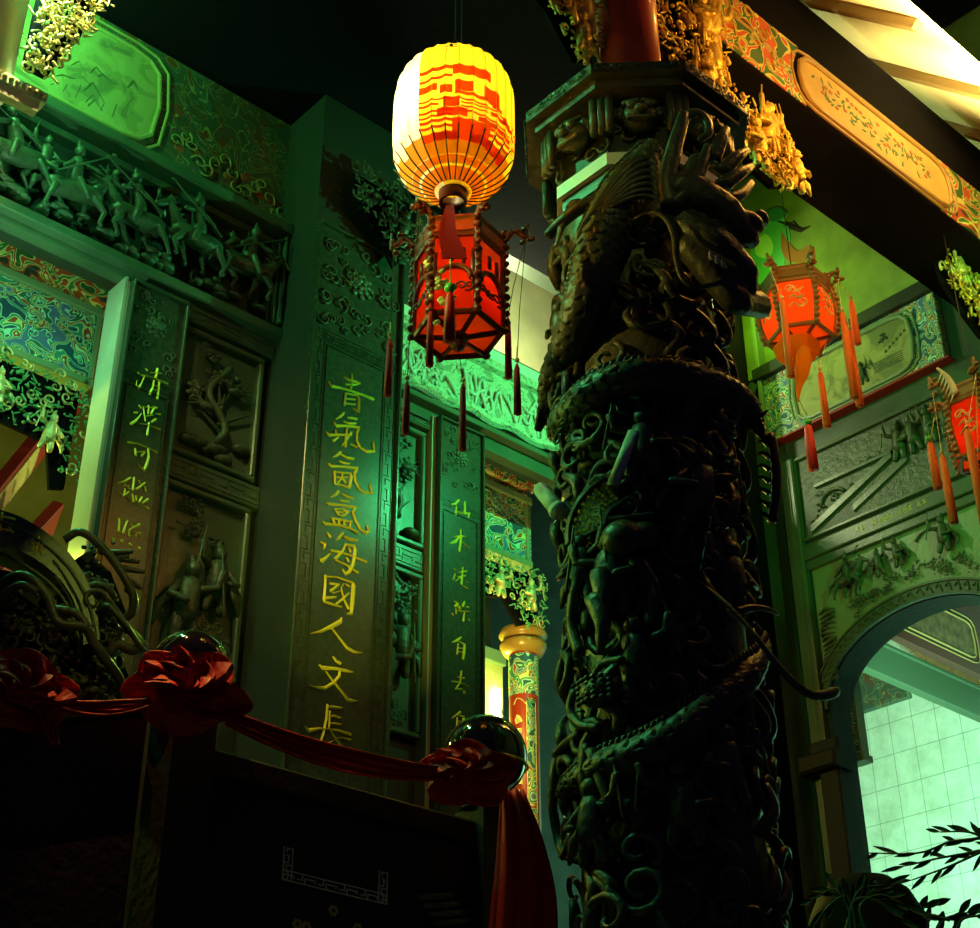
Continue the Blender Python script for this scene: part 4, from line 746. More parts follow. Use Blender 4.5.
for (px, py, s_, fl) in ((578, 600, .17, 1), (612, 610, .20, -1), (700, 520, .20, 1), (735, 610, .18, -1), (590, 860, .18, 1), (690, 840, .18, -1), (735, 800, .17, 1), (640, 690, .18, 1), (560, 345, .14, 1), (645, 470, .17, -1)):
    m = MB(DC); q = C_(px, py, .05); figure(m, q[0], q[1], .045, s_, rng, fl); m.build('carved_figure', COLST, t, True)
# old sage: bald head, brow, beard
m = MB(DC); m.ell(C_(622, 538, .065), .036, .042, .036, 12, 8); m.ell(C_(643, 536, .05), .030, .032, .03, 10, 6); m.cap(C_(604, 520, .06), C_(652, 514, .06), .008, .005)
m.cap(C_(600, 575, .07), C_(604, 600, .075), .020, .016); m.tube(cpath([(596, 598, .07), (603, 625, .08), (600, 655, .06)]), np.linspace(.022, .006, 11), 8)
m.tube(cpath([(583, 560, .05), (575, 590, .06), (572, 625, .05), (580, 655, .05)]), .012, 7); m.tube(cpath([(640, 560, .05), (655, 590, .06), (650, 625, .05)]), .012, 7)
m.build('carved_sage', COLST, t, True)
# knobbly basket / lion curls
m = MB(DC); q = C_(598, 692, .05); m.ell(q, .036, .034, .034, 12, 8)
for i in range(5):
    for j in range(6): m.ell((q[0]-.03+.012*j, q[1]-.022+.012*i, q[2]+.030-.010*abs(j-2.5)*.5), .0062, .0062, .0062, 6, 4)
m.tube(cpath([(575, 690, .05), (570, 710, .05), (580, 725, .05), (600, 728, .05)]), .010, 7)
m.tube(cpath([(556, 760, .03), (552, 800, .03), (560, 845, .03), (580, 860, .03), (592, 850, .03)]), .011, 7); m.tube(cpath([(556, 755, .03), (568, 742, .03), (580, 735, .04)]), .011, 7)
m.tube(cpath([(586, 745, .05), (583, 775, .055), (590, 800, .05), (608, 805, .05), (600, 780, .055), (590, 750, .05)]), .010, 7)
m.build('carved_lion_mask', COLST, t, True)
# spine fin on the right edge
m = MB(DC); m.tube(cpath([(771, 436, .045), (776, 465, .05), (776, 495, .05), (772, 522, .04)]), .012, 8)
for i in range(7): m.tube(cpath([(770, 446+12*i, .05), (762, 441+12*i, .055), (757, 443+12*i, .05)], 3), [.007, .006, .005, .004, .004, .002, .001], 5)
m.build('dragon_spine_fin', COLST, t, True)
m = MB(DC)
for i in range(9): m.cap(C_(705+7*i, 372+5*i+abs(4-i), .06), C_(712+7*i, 362+6*i, .07), .007, .002, 5)
m.build('coil_fin', COLST, t, True)
# long curling tusks at lower right
m = MB(DC); m.tube(cpath([(690, 575, .05), (722, 600, .10), (752, 632, .13), (775, 662, .15), (800, 688, .17), (818, 696, .18), (835, 692, .19), (838, 688, .19)]), [.004]*10+list(np.linspace(.005, .011, 20))+[.010, .008, .007, .006, .004, .003], 7)
m.build('long_tusk', COLST, t, True)
m = MB(DC); m.tube(cpath([(738, 612, .08), (752, 608, .09), (766, 609, .10), (778, 614, .10)]), np.linspace(.010, .004, 16), 7); m.tube(cpath([(700, 570, .06), (712, 590, .08), (720, 600, .08)]), .006, 6); m.build('short_horn', COLST, t, True)
# the opened fan scroll with rows of gold characters
fc = C_(632, 520, .05); r0, r1 = .055, .118
def fan(a0, a1, ra, rb, h0, h1, mm, n=20):
    V = []; F = []
    for a in np.linspace(a0, a1, n):
        for r_, h_ in ((ra, h0), (ra, h1), (rb, h1), (rb, h0)): V.append((fc[0]+r_*math.cos(a), fc[1]+r_*math.sin(a)*.95, fc[2]+h_))
    for i in range(n-1):
        for k in range(4): F.append((4*i+k, 4*i+(k+1) % 4, 4*i+4+(k+1) % 4, 4*i+4+k))
    F += [(0, 1, 2, 3), (4*n-1, 4*n-2, 4*n-3, 4*n-4)]; mm.add(V, F)
m = MB(DC); fan(1.9, 3.25, r0-.01, r1+.012, .0, .012, m); fan(1.88, 3.27, r1+.005, r1+.014, .012, .018, m); fan(1.88, 3.27, r0-.012, r0-.005, .012, .018, m); m.build('fan_scroll', COLST, t)
rng = random.Random(71)
for i in range(8):
    for j in range(5):
        a = 1.98+.165*i; r_ = r0+.008+.0125*j; m = MB(DC); minichar(m, fc[0]+r_*math.cos(a), fc[1]+r_*math.sin(a)*.95, fc[2]+.0122, .0085, rng, .002); m.build('gold_character', GOLDL, t)
m = MB(DC); m.tube([C_(541, 490, .03), C_(560, 512, .07)], .018, 12); m.tube([C_(543, 492, .035), C_(545, 494, .038)], .020, 12); m.tube([C_(557, 509, .066), C_(560, 512, .07)], .020, 12)
m.tube([C_(634, 432, .06), C_(613, 485, .06)], .012, 10); m.build('rolled_scroll', PALE, t, True)
m = MB(DC)
for (px, py) in ((548, 420), (562, 412), (556, 432)): m.ell(C_(px, py, .04), .016, .016, .012); curl(m, *C_(px+4, py+6, .05), .022, 1.)
m.build('carved_flowers', COLST, t, True)

DX, DY = 2.43, 2.08
# octagonal capital
cap = thing('column_capital', 'octagonal carved capital with a lion mask on top of the dragon column', 'capital', (DX, DY, 4.12))
m = MB(); m.ngon((DX, DY), .325, 4.485, 4.52); m.ngon((DX, DY), .30, 4.455, 4.485); m.build('top_slab', COLST, cap)
m = MB(); m.ngon((DX, DY), .225, 4.20, 4.455); m.build('drum', SHAFTM, cap)
m = MB(); m.ngon((DX, DY), 0.240, 4.240, 4.280); m.build('lower_slab', mat('octagon_slab_lit_white', (.80, .84, .88), .4), cap)  # blue-white light on this slab put into its pale colour
m = MB(); m.ngon((DX, DY), .20, 4.10, 4.175); m.build('neck', COLST, cap)
for k in range(8):
    m = MB(); a = math.radians(22.5+45*k); r_ = .262; c0 = (DX+r_*math.cos(a), DY+r_*math.sin(a))
    for d in (-.022, 0, .022): m.tube([(c0[0]-d*math.sin(a), c0[1]+d*math.cos(a), 4.33), (c0[0]-d*math.sin(a), c0[1]+d*math.cos(a), 4.45)], .012, 8)
    m.build('reeded_post', COLST, cap, True)
def octface(k, R, z0):                                     # local frame on an octagon face
    a = math.radians(45*k); ap = R*math.cos(math.radians(22.5)); return FRAME((DX+ap*math.cos(a), DY+ap*math.sin(a), z0), (-math.sin(a), math.cos(a), 0), (0, 0, 1))
for k in (4, 5, 6):
    m = MB(octface(k, .225, 4.38))
    m.ell((0, 0, .03), .05, .04, .045, 12, 8); m.ell((-.022, .012, .07), .016, .014, .012); m.ell((.022, .012, .07), .016, .014, .012); m.ell((0, -.008, .078), .017, .012, .014); m.cap((-.04, .03, .055), (-.008, .022, .072), .008); m.cap((.04, .03, .055), (.008, .022, .072), .008)
    m.cap((-.03, -.024, .06), (.03, -.024, .06), .009)
    for j in range(9): a = math.pi*j/8; m.ell((.052*math.cos(a), .01+.034*math.sin(a), .03), .014)
    m.build('lion_mask', COLST, cap, True)
m = MB(); rng = random.Random(5)
for k in range(8):
    fr = octface(k, .325, 4.485); mm = MB(fr)
    for i in range(9): curl(mm, -.105+.026*i, .018, .002, .013, i, 1.2, .2, (-1)**i, 5)
    m.v += mm.v; m.f += [tuple(i+m.n for i in q) for q in mm.f]; m.mi += mm.mi; m.n += mm.n
m.build('rim_scrolls', STONE, cap, True)
m = MB()
for k in range(8):
    fr = octface(k, .225, 4.20); mm = MB(fr)
    for i in range(7): curl(mm, rng.uniform(-.08, .08), rng.uniform(.11, .20), .004, .024, i, 1.2, .2, (-1)**i, 6)
    m.v += mm.v; m.f += [tuple(i+m.n for i in q) for q in mm.f]; m.mi += mm.mi; m.n += mm.n
m.build('drum_scrolls', COLST, cap, True)
cx0 = onplane(621, 40, 'Z', 4.75); ux, uy = DX, DY
m = MB(); m.lathe((DX, DY, 0), [(.092, 4.52), (.092, 7.28)], 32, cap=True)
m.build('red_upper_column', REDL, None, True, label='glossy dark red wooden column standing on the octagonal capital', cat='column')

# ---------------------------------------------------------------- front beam with paintings, brackets, eaves
FB = FAC(2.1)
t = thing('front_beam', 'painted front beam with a flower painting and cloud scrolls, upper right', 'beam', (4., 2.2, 5.25))
m = MB(FB); m.box(2.60, 5.28, 5.25, 5.74, -.30, 0, .006); m.build('beam', BLACK, t)
m = MB(FB); m.prism([(2.62, 5.262), (3.36, 5.262), (3.30, 5.40), (3.36, 5.54), (2.62, 5.54)], 0, .004); m.build('cloud_painting', CLOUDR, t)
m = MB(FB); m.prism([(4.16, 5.262), (4.8, 5.262), (4.8, 5.54), (4.18, 5.54), (4.24, 5.40)], 0, .004); m.build('cloud_painting', CLOUDR, t)
c = cartouche(3.34, 4.26, 5.29, 5.51, .10); m = MB(FB); m.prism(c, 0, .006); m.build('flower_painting', mat('flower_painting_ground', (.55, .34, .10), .6, var=.2), t)
m = MB(FB); ring(m, c, .006, .010); ring(m, cartouche(3.30, 4.30, 5.27, 5.53, .11), .004, .006); m.build('painted_border', mat('brown_border', (.45, .26, .08), .4), t)
m = MB(FB); rng = random.Random(14)
for i in range(60): x = 3.45+.011*i+rng.uniform(-.02, .02); y = 5.44-.05*math.sin(i*.05)+rng.uniform(-.06, .04); a = rng.uniform(0, 6); m.stroke([(x, y, .003), (x+.016*math.cos(a), y+.016*math.sin(a), .014), (x+.03*math.cos(a), y+.03*math.sin(a), .002)], .006, .002)
m.build('painted_leaves', mat('leaf_paint', (.06, .14, .03), .6), t)
m = MB(FB)
for i in range(26): m.ell((3.47+.026*i, 5.42+rng.uniform(-.05, .04), .007), .011, .009, .003, 7, 4)
m.build('painted_blossoms', mat('blossom_paint', (.42, .12, .05), .6), t)
m = MB(FB)
for i in range(9): curl(m, 2.70+.065*i, 5.345+.03*(-1)**i, .006, .04, i, 1.1, .10, (-1)**i, 5)
for i in range(9): curl(m, 2.68+.065*i, 5.47+.03*(-1)**i, .006, .035, i*2, 1.1, .10, (-1)**i, 5)
m.build('painted_scroll_outline', mat('scroll_gold_line', (.60, .55, .15), .5), t, True)
m = MB(); m.box(2.6, 5.28, 2.12, 2.36, 5.76, 5.86); m.build('beam_cap', BLACK, label='dark timber on top of the painted front beam under the eaves', cat='beam')
SA = math.radians(48)
RF = FRAME((0, 2.14, 5.86), (1, 0, 0), (0, -math.cos(SA), -math.sin(SA)))   # y grows down the slope, h points below the roof? see sign
m = MB(RF); m.box(2.65, 5.14, -.6, .60, -.08, -.06); m.build('eave_boarding', CREAM, label='cream boarding of the sloping eaves glowing under the lamp, top right', cat='eaves')
for i, x in enumerate([2.97+.52*k for k in range(5)]):
    m = MB(RF); m.box(x, x+.038, -.6, .585, -.058, -.022, .004); m.build('eave_rafter', EAVEB, label='sloping eave rafter crossing the bright boarding at the top right', cat='rafter', group='eave rafters')
# gilded brackets by the red upper column
bracket('gilded_bracket', 'gilded openwork bracket of figures right beside the red upper column', FAC(2.08), [(2.53, 5.45), (2.80, 5.45), (2.86, 5.10), (2.80, 4.86), (2.70, 4.72), (2.60, 4.80), (2.54, 5.0)], (GOLD, GOLD), 81, 6, 60, .028, .04, .20, group='gilded brackets round the dragon column')
bracket('gilded_bracket', 'gilded carving of small figures hanging below the dark beam, right of the capital', FAC(2.08), [(2.78, 4.97), (2.90, 4.97), (3.12, 4.96), (3.21, 4.87), (3.20, 4.79), (3.10, 4.73), (2.96, 4.76), (2.82, 4.84)], (GOLD, GOLD), 82, 5, 60, .026, .04, .17, group='gilded brackets round the dragon column')
bracket('gilded_bracket', 'dim gilded bracket with a dragonlike scroll left of the red upper column', FAC(2.12), [(1.95, 5.12), (2.30, 5.05), (2.35, 4.78), (2.26, 4.72), (2.15, 4.86), (1.98, 4.95)], (GOLD, GOLD), 83, 3, 34, .028, .03, .16, group='gilded brackets round the dragon column')
bracket('gilded_bracket', 'yellow gilded carving hanging under the beam above the far right lantern', FAC(2.25), [(4.36, 5.24), (4.80, 5.24), (4.80, 4.98), (4.62, 4.97), (4.50, 5.04), (4.38, 5.14)], (GILDY, GOLD), 84, 5, 60, .030, .04, .16)
# far left: capital and column
t = thing('left_capital', 'brightly lit edge of a beaded capital and column at the top left corner', 'capital', (.92, 3.15, 4.56))
m = MB(); m.box(.5, 1.165, 3.13, 3.17, 4.60, 4.635); m.box(.5, 1.15, 3.14, 3.17, 4.565, 4.60); m.build('top_slab', PALE, t)
m = MB()
for i in range(34): m.ell((.53+.0188*i, 3.128, 4.617), .008)
m.build('beaded_rim', GILDY, t, True)
m = MB(); m.lathe((.95, 3.24, 0), [(.14, 4.635), (.14, 7.28)], 28, cap=True); m.build('column_shaft', mat('red_column_overlit', (.95, .62, .50), .4), t, True)  # red column's overlit pink-white put into its base colour
m = MB(); m.lathe((.72, 3.22, 0), [(.10, 1.9), (.10, 4.56)], 28, cap=True); m.build('lower_shaft', STONE, t, True)
bracket('gilded_bracket', 'brightly lit pale gold openwork bracket in the top left corner', FAC(3.12), [(1.07, 5.5), (1.29, 5.5), (1.28, 5.05), (1.25, 5.0), (1.23, 4.88), (1.19, 4.80), (1.15, 4.66), (1.07, 4.66)], (GILDY, GILDY), 85, 5, 110, .026, .04, .18)

bracket('dark_bracket', 'dark carved bracket at the top of the tall pillar, left of the paper lantern', FAC(3.70), [(2.62, 5.62), (2.98, 5.62), (2.98, 5.40), (2.86, 5.22), (2.76, 5.36), (2.64, 5.44)], (STONE, STONE), 87, 1, 30, .03, .04, .14)

# ---------------------------------------------------------------- lanterns
def lantern_oval():
    c = atdist(454, 128, 2.8); cx, cy, cz = c; H = .212; R = .152; NS = 28
    t = thing('paper_lantern', 'large glowing yellow paper lantern with red characters and dark ribs', 'lantern', (cx, cy, cz-H))
    def prof(u):                                            # u 0..1 bottom to top
        return (.40+.60*(1-abs(2*u-1)**5)) if u > .5 else (.22+.78*(1-abs(2*u-1)**4.2))
    zs = np.linspace(0, 1, 26); A0 = math.atan2(-cy, -cx)+.35*2*math.pi/NS
    def surf(a, z, off=0.):
        u = (z+H)/(2*H); k = (a-A0)/(2*math.pi)*NS; s = abs((k % 1)-.5)*2; r = R*prof(min(1, max(0, u)))*(1-.035*(1-s*s))+off
        return (cx+r*math.cos(a), cy+r*math.sin(a), cz+z)
    def shell(a0, a1, mm, na=4):
        V = []; F = []; n = len(zs)
        for a in np.linspace(a0, a1, na+1):
            for u in zs: V.append(surf(a, -H+2*H*u))
        for i in range(na):
            for j in range(n-1): q = i*n+j; F.append((q, q+n, q+n+1, q+1))
        mm.add(V, F)
    st = 2*math.pi/NS; white = set(range(-10, -3)); m = MB(); mw = MB()
    for k in range(-14, 14): shell(A0+k*st, A0+(k+1)*st, mw if k in white else m)
    m.build('paper_shade', PAPY, t, True); mw.build('unpainted_paper_panel', PAPW, t, True, label='blank white paper panels')
    m = MB()
    def patch(k0, k1, z0, z1, mm, off=.0012, sl=0.):
        V = []; F = []; na = max(2, int((k1-k0)*4)); nz = 4
        for i in range(na+1):
            k = k0+(k1-k0)*i/na
            for j in range(nz+1): V.append(surf(A0+k*st, z0+(z1-z0)*j/nz+sl*(k-k0), off))
        for i in range(na):
            for j in range(nz): q = i*(nz+1)+j; F.append((q, q+nz+1, q+nz+2, q+1))
        mm.add(V, F)
    # big red character strokes, blocked by the folds
    for p in ((-2, 0, .118, .132, .003), (-2, 0, .088, .098, .004), (0, 2.4, .108, .142, 0), (-2, -.9, .052, .076, .004), (-.75, .0, .044, .072, 0), (.15, 1.2, .052, .088, 0), (1.9, 3.1, .045, .086, 0), (.15, 3.1, .040, .052, -.002),
              (-2, 0, .022, .028, 0), (-.5, .4, -.002, .030, 0), (.4, 3.8, .022, .028, -.002), (-2, -.8, .006, .014, 0), (.5, 2.2, .010, .015, 0), (.5, 2.2, -.002, .003, 0), (.3, 4.2, -.014, -.008, -.002), (-2, .1, -.016, -.009, 0), (2.4, 4.4, -.001, .012, -.002),
              (-.9, .9, -.030, -.004, 0), (-2, 0, -.030, -.024, 0), (1.6, 4.3, -.034, -.020, -.002), (-2, 0, -.045, -.037, 0), (0, 2.5, -.088, -.036, 0), (2.5, 4.4, -.046, -.038, -.003), (2.5, 4.4, -.062, -.054, -.003), (-2, 0, -.060, -.053, 0), (-2, 0, -.088, -.070, 0), (2.5, 4.4, -.092, -.070, -.003), (2.5, 3.3, .025, .038, 0), (3.4, 4.2, -.004, .018, 0)): patch(p[0]*1.25-.5, p[1]*1.25-.5, (p[2]+.09)*.95-.152, (p[3]+.09)*.95-.152, m, .0014, p[4])
    m.build('red_character', PAPRD, t, True)
    m = MB()
    for p in ((-1.8, -1.3, .166, .170), (-.9, -.1, .166, .170), (-1.0, -.5, .176, .180), (-1.5, -.2, .150, .153), (-.8, -.5, .140, .158), (-1.4, -.2, .136, .139), (1.0, 1.3, .150, .170), (.8, 1.5, .160, .162), (.9, 1.4, .140, .142)): patch(p[0], p[1], p[2], p[3], m, .0014)
    m.build('small_black_character', INK, t, True)
    m = MB()
    for k, z in ((5.2, -.04), (5.7, -.055), (5.3, -.075), (5.9, -.02), (5.5, -.1), (5.0, -.07)): patch(k, k+.5, z, z+.006, m, .0014); patch(k+.2, k+.3, z-.012, z+.012, m, .0014)
    for k, z in ((-8.4, -.09), (-7.9, -.10), (-8.8, -.06), (-8.2, -.075)): patch(k, k+.4, z, z+.006, m, .0014); patch(k+.1, k+.25, z-.014, z+.010, m, .0014)
    m.build('side_red_character', PAPRD, t, True)
    m = MB()
    for k in range(-14, 14):
        for j, (a, b) in enumerate(((-.207, -.190), (-.186, -.174))): patch(k, k+1, a, b, m, .001)
    m.build('orange_bottom_band', papermat('orange_painted_paper', (.95, .30, .04)), t, True)
    m = MB()
    for k in range(-14, 14): patch(k, k+1, -.173, -.132 if k % 3 else -.150, m, .0008)
    m.build('dim_bottom_paper', papermat('dimmed_orange_paper', (.90, .42, .06), .6), t, True)  # lantern's dimmer bottom put into a tan orange paper colour
    m = MB()
    for k in range(NS):
        a = A0+k*st; P = [surf(a, z, .002) for z in np.linspace(-.207, -.125, 12)]; P[-1] = surf(a, -.120, .007); m.tube(P, .0018, 5)
    for k in range(NS): m.tube([surf(A0+k*st, z, .0002) for z in np.linspace(-.12, .20, 12)], .0006, 4)
    m.build('bamboo_ribs', WIRE, t, True)
    m = MB(); m.lathe((cx, cy, cz), [(.034, -H-.030), (.036, -H+.012), (.030, -H+.012), (.028, -H-.030), (.034, -H-.030)], 20); m.build('base_ring', mat('dark_red_base_ring', (.10, .010, .008), .4), t, True); m = MB(); m.lathe((cx, cy, cz), [(.050, H-.004), (.050, H+.006), (.040, H+.006), (.040, H-.004), (.05, H-.004)], 20); m.build('top_ring', mat('dark_red_ring', (.12, .012, .01), .4), t, True)
    q1, q2 = atdist(447, 45, 2.8), atdist(464, 45, 2.8)
    m = MB(); m.tube([(q1[0], q1[1], cz+H-.01), (q1[0], q1[1], cz+H+.045)], .003, 6); m.tube([(q2[0], q2[1], cz+H-.01), (q2[0], q2[1], cz+H+.045)], .003, 6); m.build('hanging_prongs', mat('bamboo_prong', (.9, .8, .3), .5), t, True)
    m = MB(); m.tube([(q1[0], q1[1], cz+H+.04), (cx, cy, cz+H+.10), (q2[0], q2[1], cz+H+.04)], .0015, 5); m.tube([(cx, cy, cz+H+.10), (cx, cy, 7.28)], .0018, 5); m.build('hanging_wire', WIRE, t)
    m = MB(); m.lathe((cx-.05, cy+.02, cz), [(.001, -.055), (.018, -.045), (.024, -.025), (.016, .005), (.010, .02)], 14); m.build('light_bulb', mat('lit_bulb', (1, 1, 1), emit=(1., .85, .5), estr=30), t, True)
    dl = np.array([-.045, .035]) ; lamp('paper_lantern_light', (cx-.05, cy+.035, cz+.03), (1., .80, .28), 2.5, .02)
    m = MB(); P = [onp for onp in [atdist(450, 205, 2.82), atdist(447, 232, 2.82), atdist(455, 258, 2.82)]]
    V = []
    for i, (q, wd) in enumerate(zip([P[0], P[1], P[2]], (.010, .022, .030))): V += [(q[0]-wd*.74, q[1]+wd*.67, q[2]), (q[0]+wd*.74, q[1]-wd*.67, q[2]), (q[0]+wd*.74+.003, q[1]-wd*.67+.003, q[2]), (q[0]-wd*.74+.003, q[1]+wd*.67+.003, q[2])]
    F = [(0, 1, 2, 3), (8, 9, 10, 11)]
    for i in range(2):
        for k in range(4): F.append((4*i+k, 4*i+(k+1) % 4, 4*i+4+(k+1) % 4, 4*i+4+k))
    m.add(V, F); m.build('red_paper_tag', REDC, t)
    return t
lantern_oval()

def tassel(t, x, y, ztop, zb, mt, bead=False, r=.010):
    m = MB(); m.lathe((x, y, 0), [(.001, zb), (r*1.15, zb), (r, zb+(ztop-zb)*.6), (r*.8, ztop-.012), (r*.35, ztop)], 12, rad=lambda a, z: 1+.18*math.sin(a*7)); o = m.build('tassel', mt, t, True)
    m = MB(); m.ell((x, y, ztop+.012), .015 if bead else .007, .015 if bead else .007, .013 if bead else .007, 10, 6); m.tube([(x, y, ztop), (x, y, ztop+.05)], .0016, 5); m.build('tassel_bead', JADE if bead else GILDY, o, True)
def palace(label, c, R, H, rot, silk, frame, tmat, power, lcol, arms, bulge=0., motif=True, group=None):
    cx, cy, cz = c; t = thing('palace_lantern', label, 'lantern', (cx, cy, cz-H/2), group)
    A = [math.radians(rot+60*k) for k in range(6)]
    def pt(a, r_, z): return (cx+r_*math.cos(a), cy+r_*math.sin(a), cz+z)
    m = MB()
    for z, r_ in ((H/2, R*1.02), (H/2-.05, R), (-H/2, R*.98)): m.tube([pt(a, r_, z) for a in A], .009, 6, closed=True)
    m.build('hexagon_frame', frame, t)
    for a in A:
        m = MB(); m.tube([pt(a, R*(1+bulge*math.sin(math.pi*u)), -H/2+H*u) for u in np.linspace(0, 1, 9)], .008, 6); m.build('corner_post', frame, t)
    for k in range(6):
        a, b = A[k], A[(k+1) % 6]; V = []; F = []; n = 9
        for u in np.linspace(0, 1, n):
            rr = R*.96*(1+bulge*math.sin(math.pi*u)); z = -H/2+.008+(H-.06)*u
            for s in np.linspace(0, 1, 5): p, q = pt(a, rr, z), pt(b, rr, z); V.append(tuple(p[i]*(1-s)+q[i]*s for i in range(3)))
        for i in range(n-1):
            for j in range(4): q = i*5+j; F.append((q, q+1, q+6, q+5))
        m = MB(); m.add(V, F); m.build('silk_panel', silk, t, True)
        am = (A[k]+A[k]+math.radians(60))/2; ap = R*.96*math.cos(math.radians(30))
        fr = FRAME((cx+(ap+.004+bulge*R*.9)*math.cos(am), cy+(ap+.004+bulge*R*.9)*math.sin(am), cz-.02), (-math.sin(am), math.cos(am), 0), (0, 0, 1)); facing = math.cos(am)*(-cx)+math.sin(am)*(-cy)
        if facing > 0 and motif:
            m = MB(fr)
            if bulge > 0:
                for i in range(3): curl(m, -.02+.02*i, .035-.03*i, .002, .022, i*2, 1.2, .10, (-1)**i, 5); m.tube(spl([(-.03, .03-.035*i, .002), (-.01, .045-.035*i, .002), (.01, .028-.035*i, .002), (.03, .04-.035*i, .002)], 4), .003, 5)
                m.build('gold_dragon_motif', GILDY, t, True)
            else:
                m.tube([(.045*math.cos(q), -.03+.045*math.sin(q), .002) for q in np.linspace(0, math.pi, 12)], .008, 5); m.box(-.055, -.045, -.06, .06, 0, .006); m.box(.045, .055, -.06, .06, 0, .006); m.box(-.012, -.002, .03, .07, 0, .006); m.box(.02, .03, .02, .07, 0, .006)
                for i in range(5): curl(m, -.04+.02*i, -.055, .003, .016, i, 1.2, .2, (-1)**i, 5)
                m.build('fretwork', frame, t, True)
    m = MB()
    for a in A: m.tube([pt(a, R*.98, -H/2), pt(a, .012, -H/2-.012)], .0075, 6)
    m.lathe((cx, cy, cz-H/2), [(.001, -.055), (.016, -.045), (.022, -.03), (.014, -.02), (.03, -.012), (.02, .0)], 12); m.build('bottom_struts', frame, t)
    m = MB(); m.prism([(cx+R*.93*math.cos(a), cy+R*.93*math.sin(a)) for a in A], cz-H/2+.004, cz-H/2+.006); m.build('bottom_panel', PAPO, t)
    # upper valance
    m = MB()
    for k in range(6):
        a, b = A[k], A[(k+1) % 6]; p0, p1 = pt(a, R*1.05, H/2-.04), pt(b, R*1.05, H/2-.04); q0, q1 = pt(a, R*1.05, H/2+.012), pt(b, R*1.05, H/2+.012)
        P0, P1, Q0, Q1 = pt(a, R*1.01, H/2-.04), pt(b, R*1.01, H/2-.04), pt(a, R*1.01, H/2+.012), pt(b, R*1.01, H/2+.012)
        m.add([p0, p1, q1, q0, P0, P1, Q1, Q0], [(0, 1, 2, 3), (7, 6, 5, 4), (0, 4, 5, 1), (3, 2, 6, 7), (0, 3, 7, 4), (1, 5, 6, 2)])
    m.build('valance', REDW if bulge == 0 else frame, t)
    for k, a in enumerate(A):
        m = MB(); ro = arms[k]; P = spl([pt(a, R*1.0, H/2-.01), pt(a, R*1.0+(ro-R)*.5, H/2+.03), pt(a, ro, H/2+.005), pt(a, ro*1.03, H/2+.05)], 4)
        m.tube(P, np.linspace(.010, .005, len(P)), 7); rng = random.Random(k)
        for i in range(8): p = P[int(rng.uniform(0, len(P)-1))]; m.ell((p[0]+rng.uniform(-.012, .012), p[1]+rng.uniform(-.012, .012), p[2]+rng.uniform(-.03, .02)), .009, .012, .009, 7, 4)
        m.build('carved_arm', frame, t, True)
    for k in range(6):
        a = A[k]+math.radians(0); m = MB(); rng = random.Random(20+k)
        for i in range(12): u = i/11; r_ = R*(1.06+bulge*math.sin(math.pi*u)); p = pt(a, r_, -H/2+H*u); m.ell(p, .010+.004*math.sin(i*2), .012, .010, 7, 4)
        m.build('carved_corner_fringe', frame if bulge == 0 else GOLD2, t, True)
    lamp('palace_lantern_light', (cx, cy, cz-H*.12), lcol, power, .012)
    m = MB(); m.lathe((cx, cy, cz-H*.12), [(.001, -.03), (.011, -.022), (.014, -.01), (.008, .012), (.008, .03)], 10); m.build('light_bulb', mat('palace_bulb', (1, 1, 1), emit=(1., .55, .12), estr=14), t, True)
    return t, A, pt
GOLD2 = mat('dark_gilded_fretwork', (.30, .16, .05), .45, .2, bump=.3)
DRED = mat('dark_red_lacquer_frame', (.13, .012, .010), .35, bump=.3)
# hexagonal lantern
c = atdist(459, 288, 3.2); H = .34
t, A, pt = palace('hexagonal red silk lantern hanging below the yellow paper lantern, red tassels', tuple(c), .118, .30, 12, PAPR, DRED, TASR, 2.6, (1., .34, .08), [.18]*6)
m = MB(); m.tube([(c[0], c[1], c[2]+.13), (c[0], c[1], 5.995)], .0018, 5); m.build('hanging_wire', WIRE, t)
def pt_at(px, pyt, pyb, d): a = atdist(px, pyt, d); b = atdist(px, pyb, d); return a[0], a[1], a[2], b[2]
for px, a, b, d in ((390, 338, 396, 3.22), (407, 382, 434, 3.05), (431, 300, 366, 3.1), (463, 384, 450, 3.2), (508, 318, 378, 3.25), (517, 364, 414, 3.12)):
    x, y, z0, z1 = pt_at(px, a, b, d); tassel(t, x, y, z0, z1, TASR, False, .008)
    k = min(range(6), key=lambda q: math.hypot(c[0]+.18*math.cos(A[q])-x, c[1]+.18*math.sin(A[q])-y)); m = MB()
    e = (c[0]+.18*math.cos(A[k]), c[1]+.18*math.sin(A[k]), c[2]+.155) if px != 463 else (c[0], c[1], c[2]-.2)
    m.tube([(x, y, z0), (x*.7+e[0]*.3, y*.7+e[1]*.3, z0*.6+e[2]*.4), e], .0014, 4); m.build('tassel_cord', WIRE, t)
x, y, z0, z1 = pt_at(450, 292, 342, 2.95); tassel(t, x, y, z0, z1, mat('bright_red_tassel', (.75, .03, .02), .6), True, .012)
m = MB(); m.tube([(x, y, z0+.04), (x, y, z0+.14), (c[0], c[1], c[2]+.17)], .002, 4)
rng = random.Random(2)
for i in range(14): q = atdist(440+rng.uniform(-14, 14), 300+rng.uniform(-40, 30), 2.98); m.ell(tuple(q), .008, .012, .006, 6, 4)
m.build('hanging_ornament', GILDY, t, True)
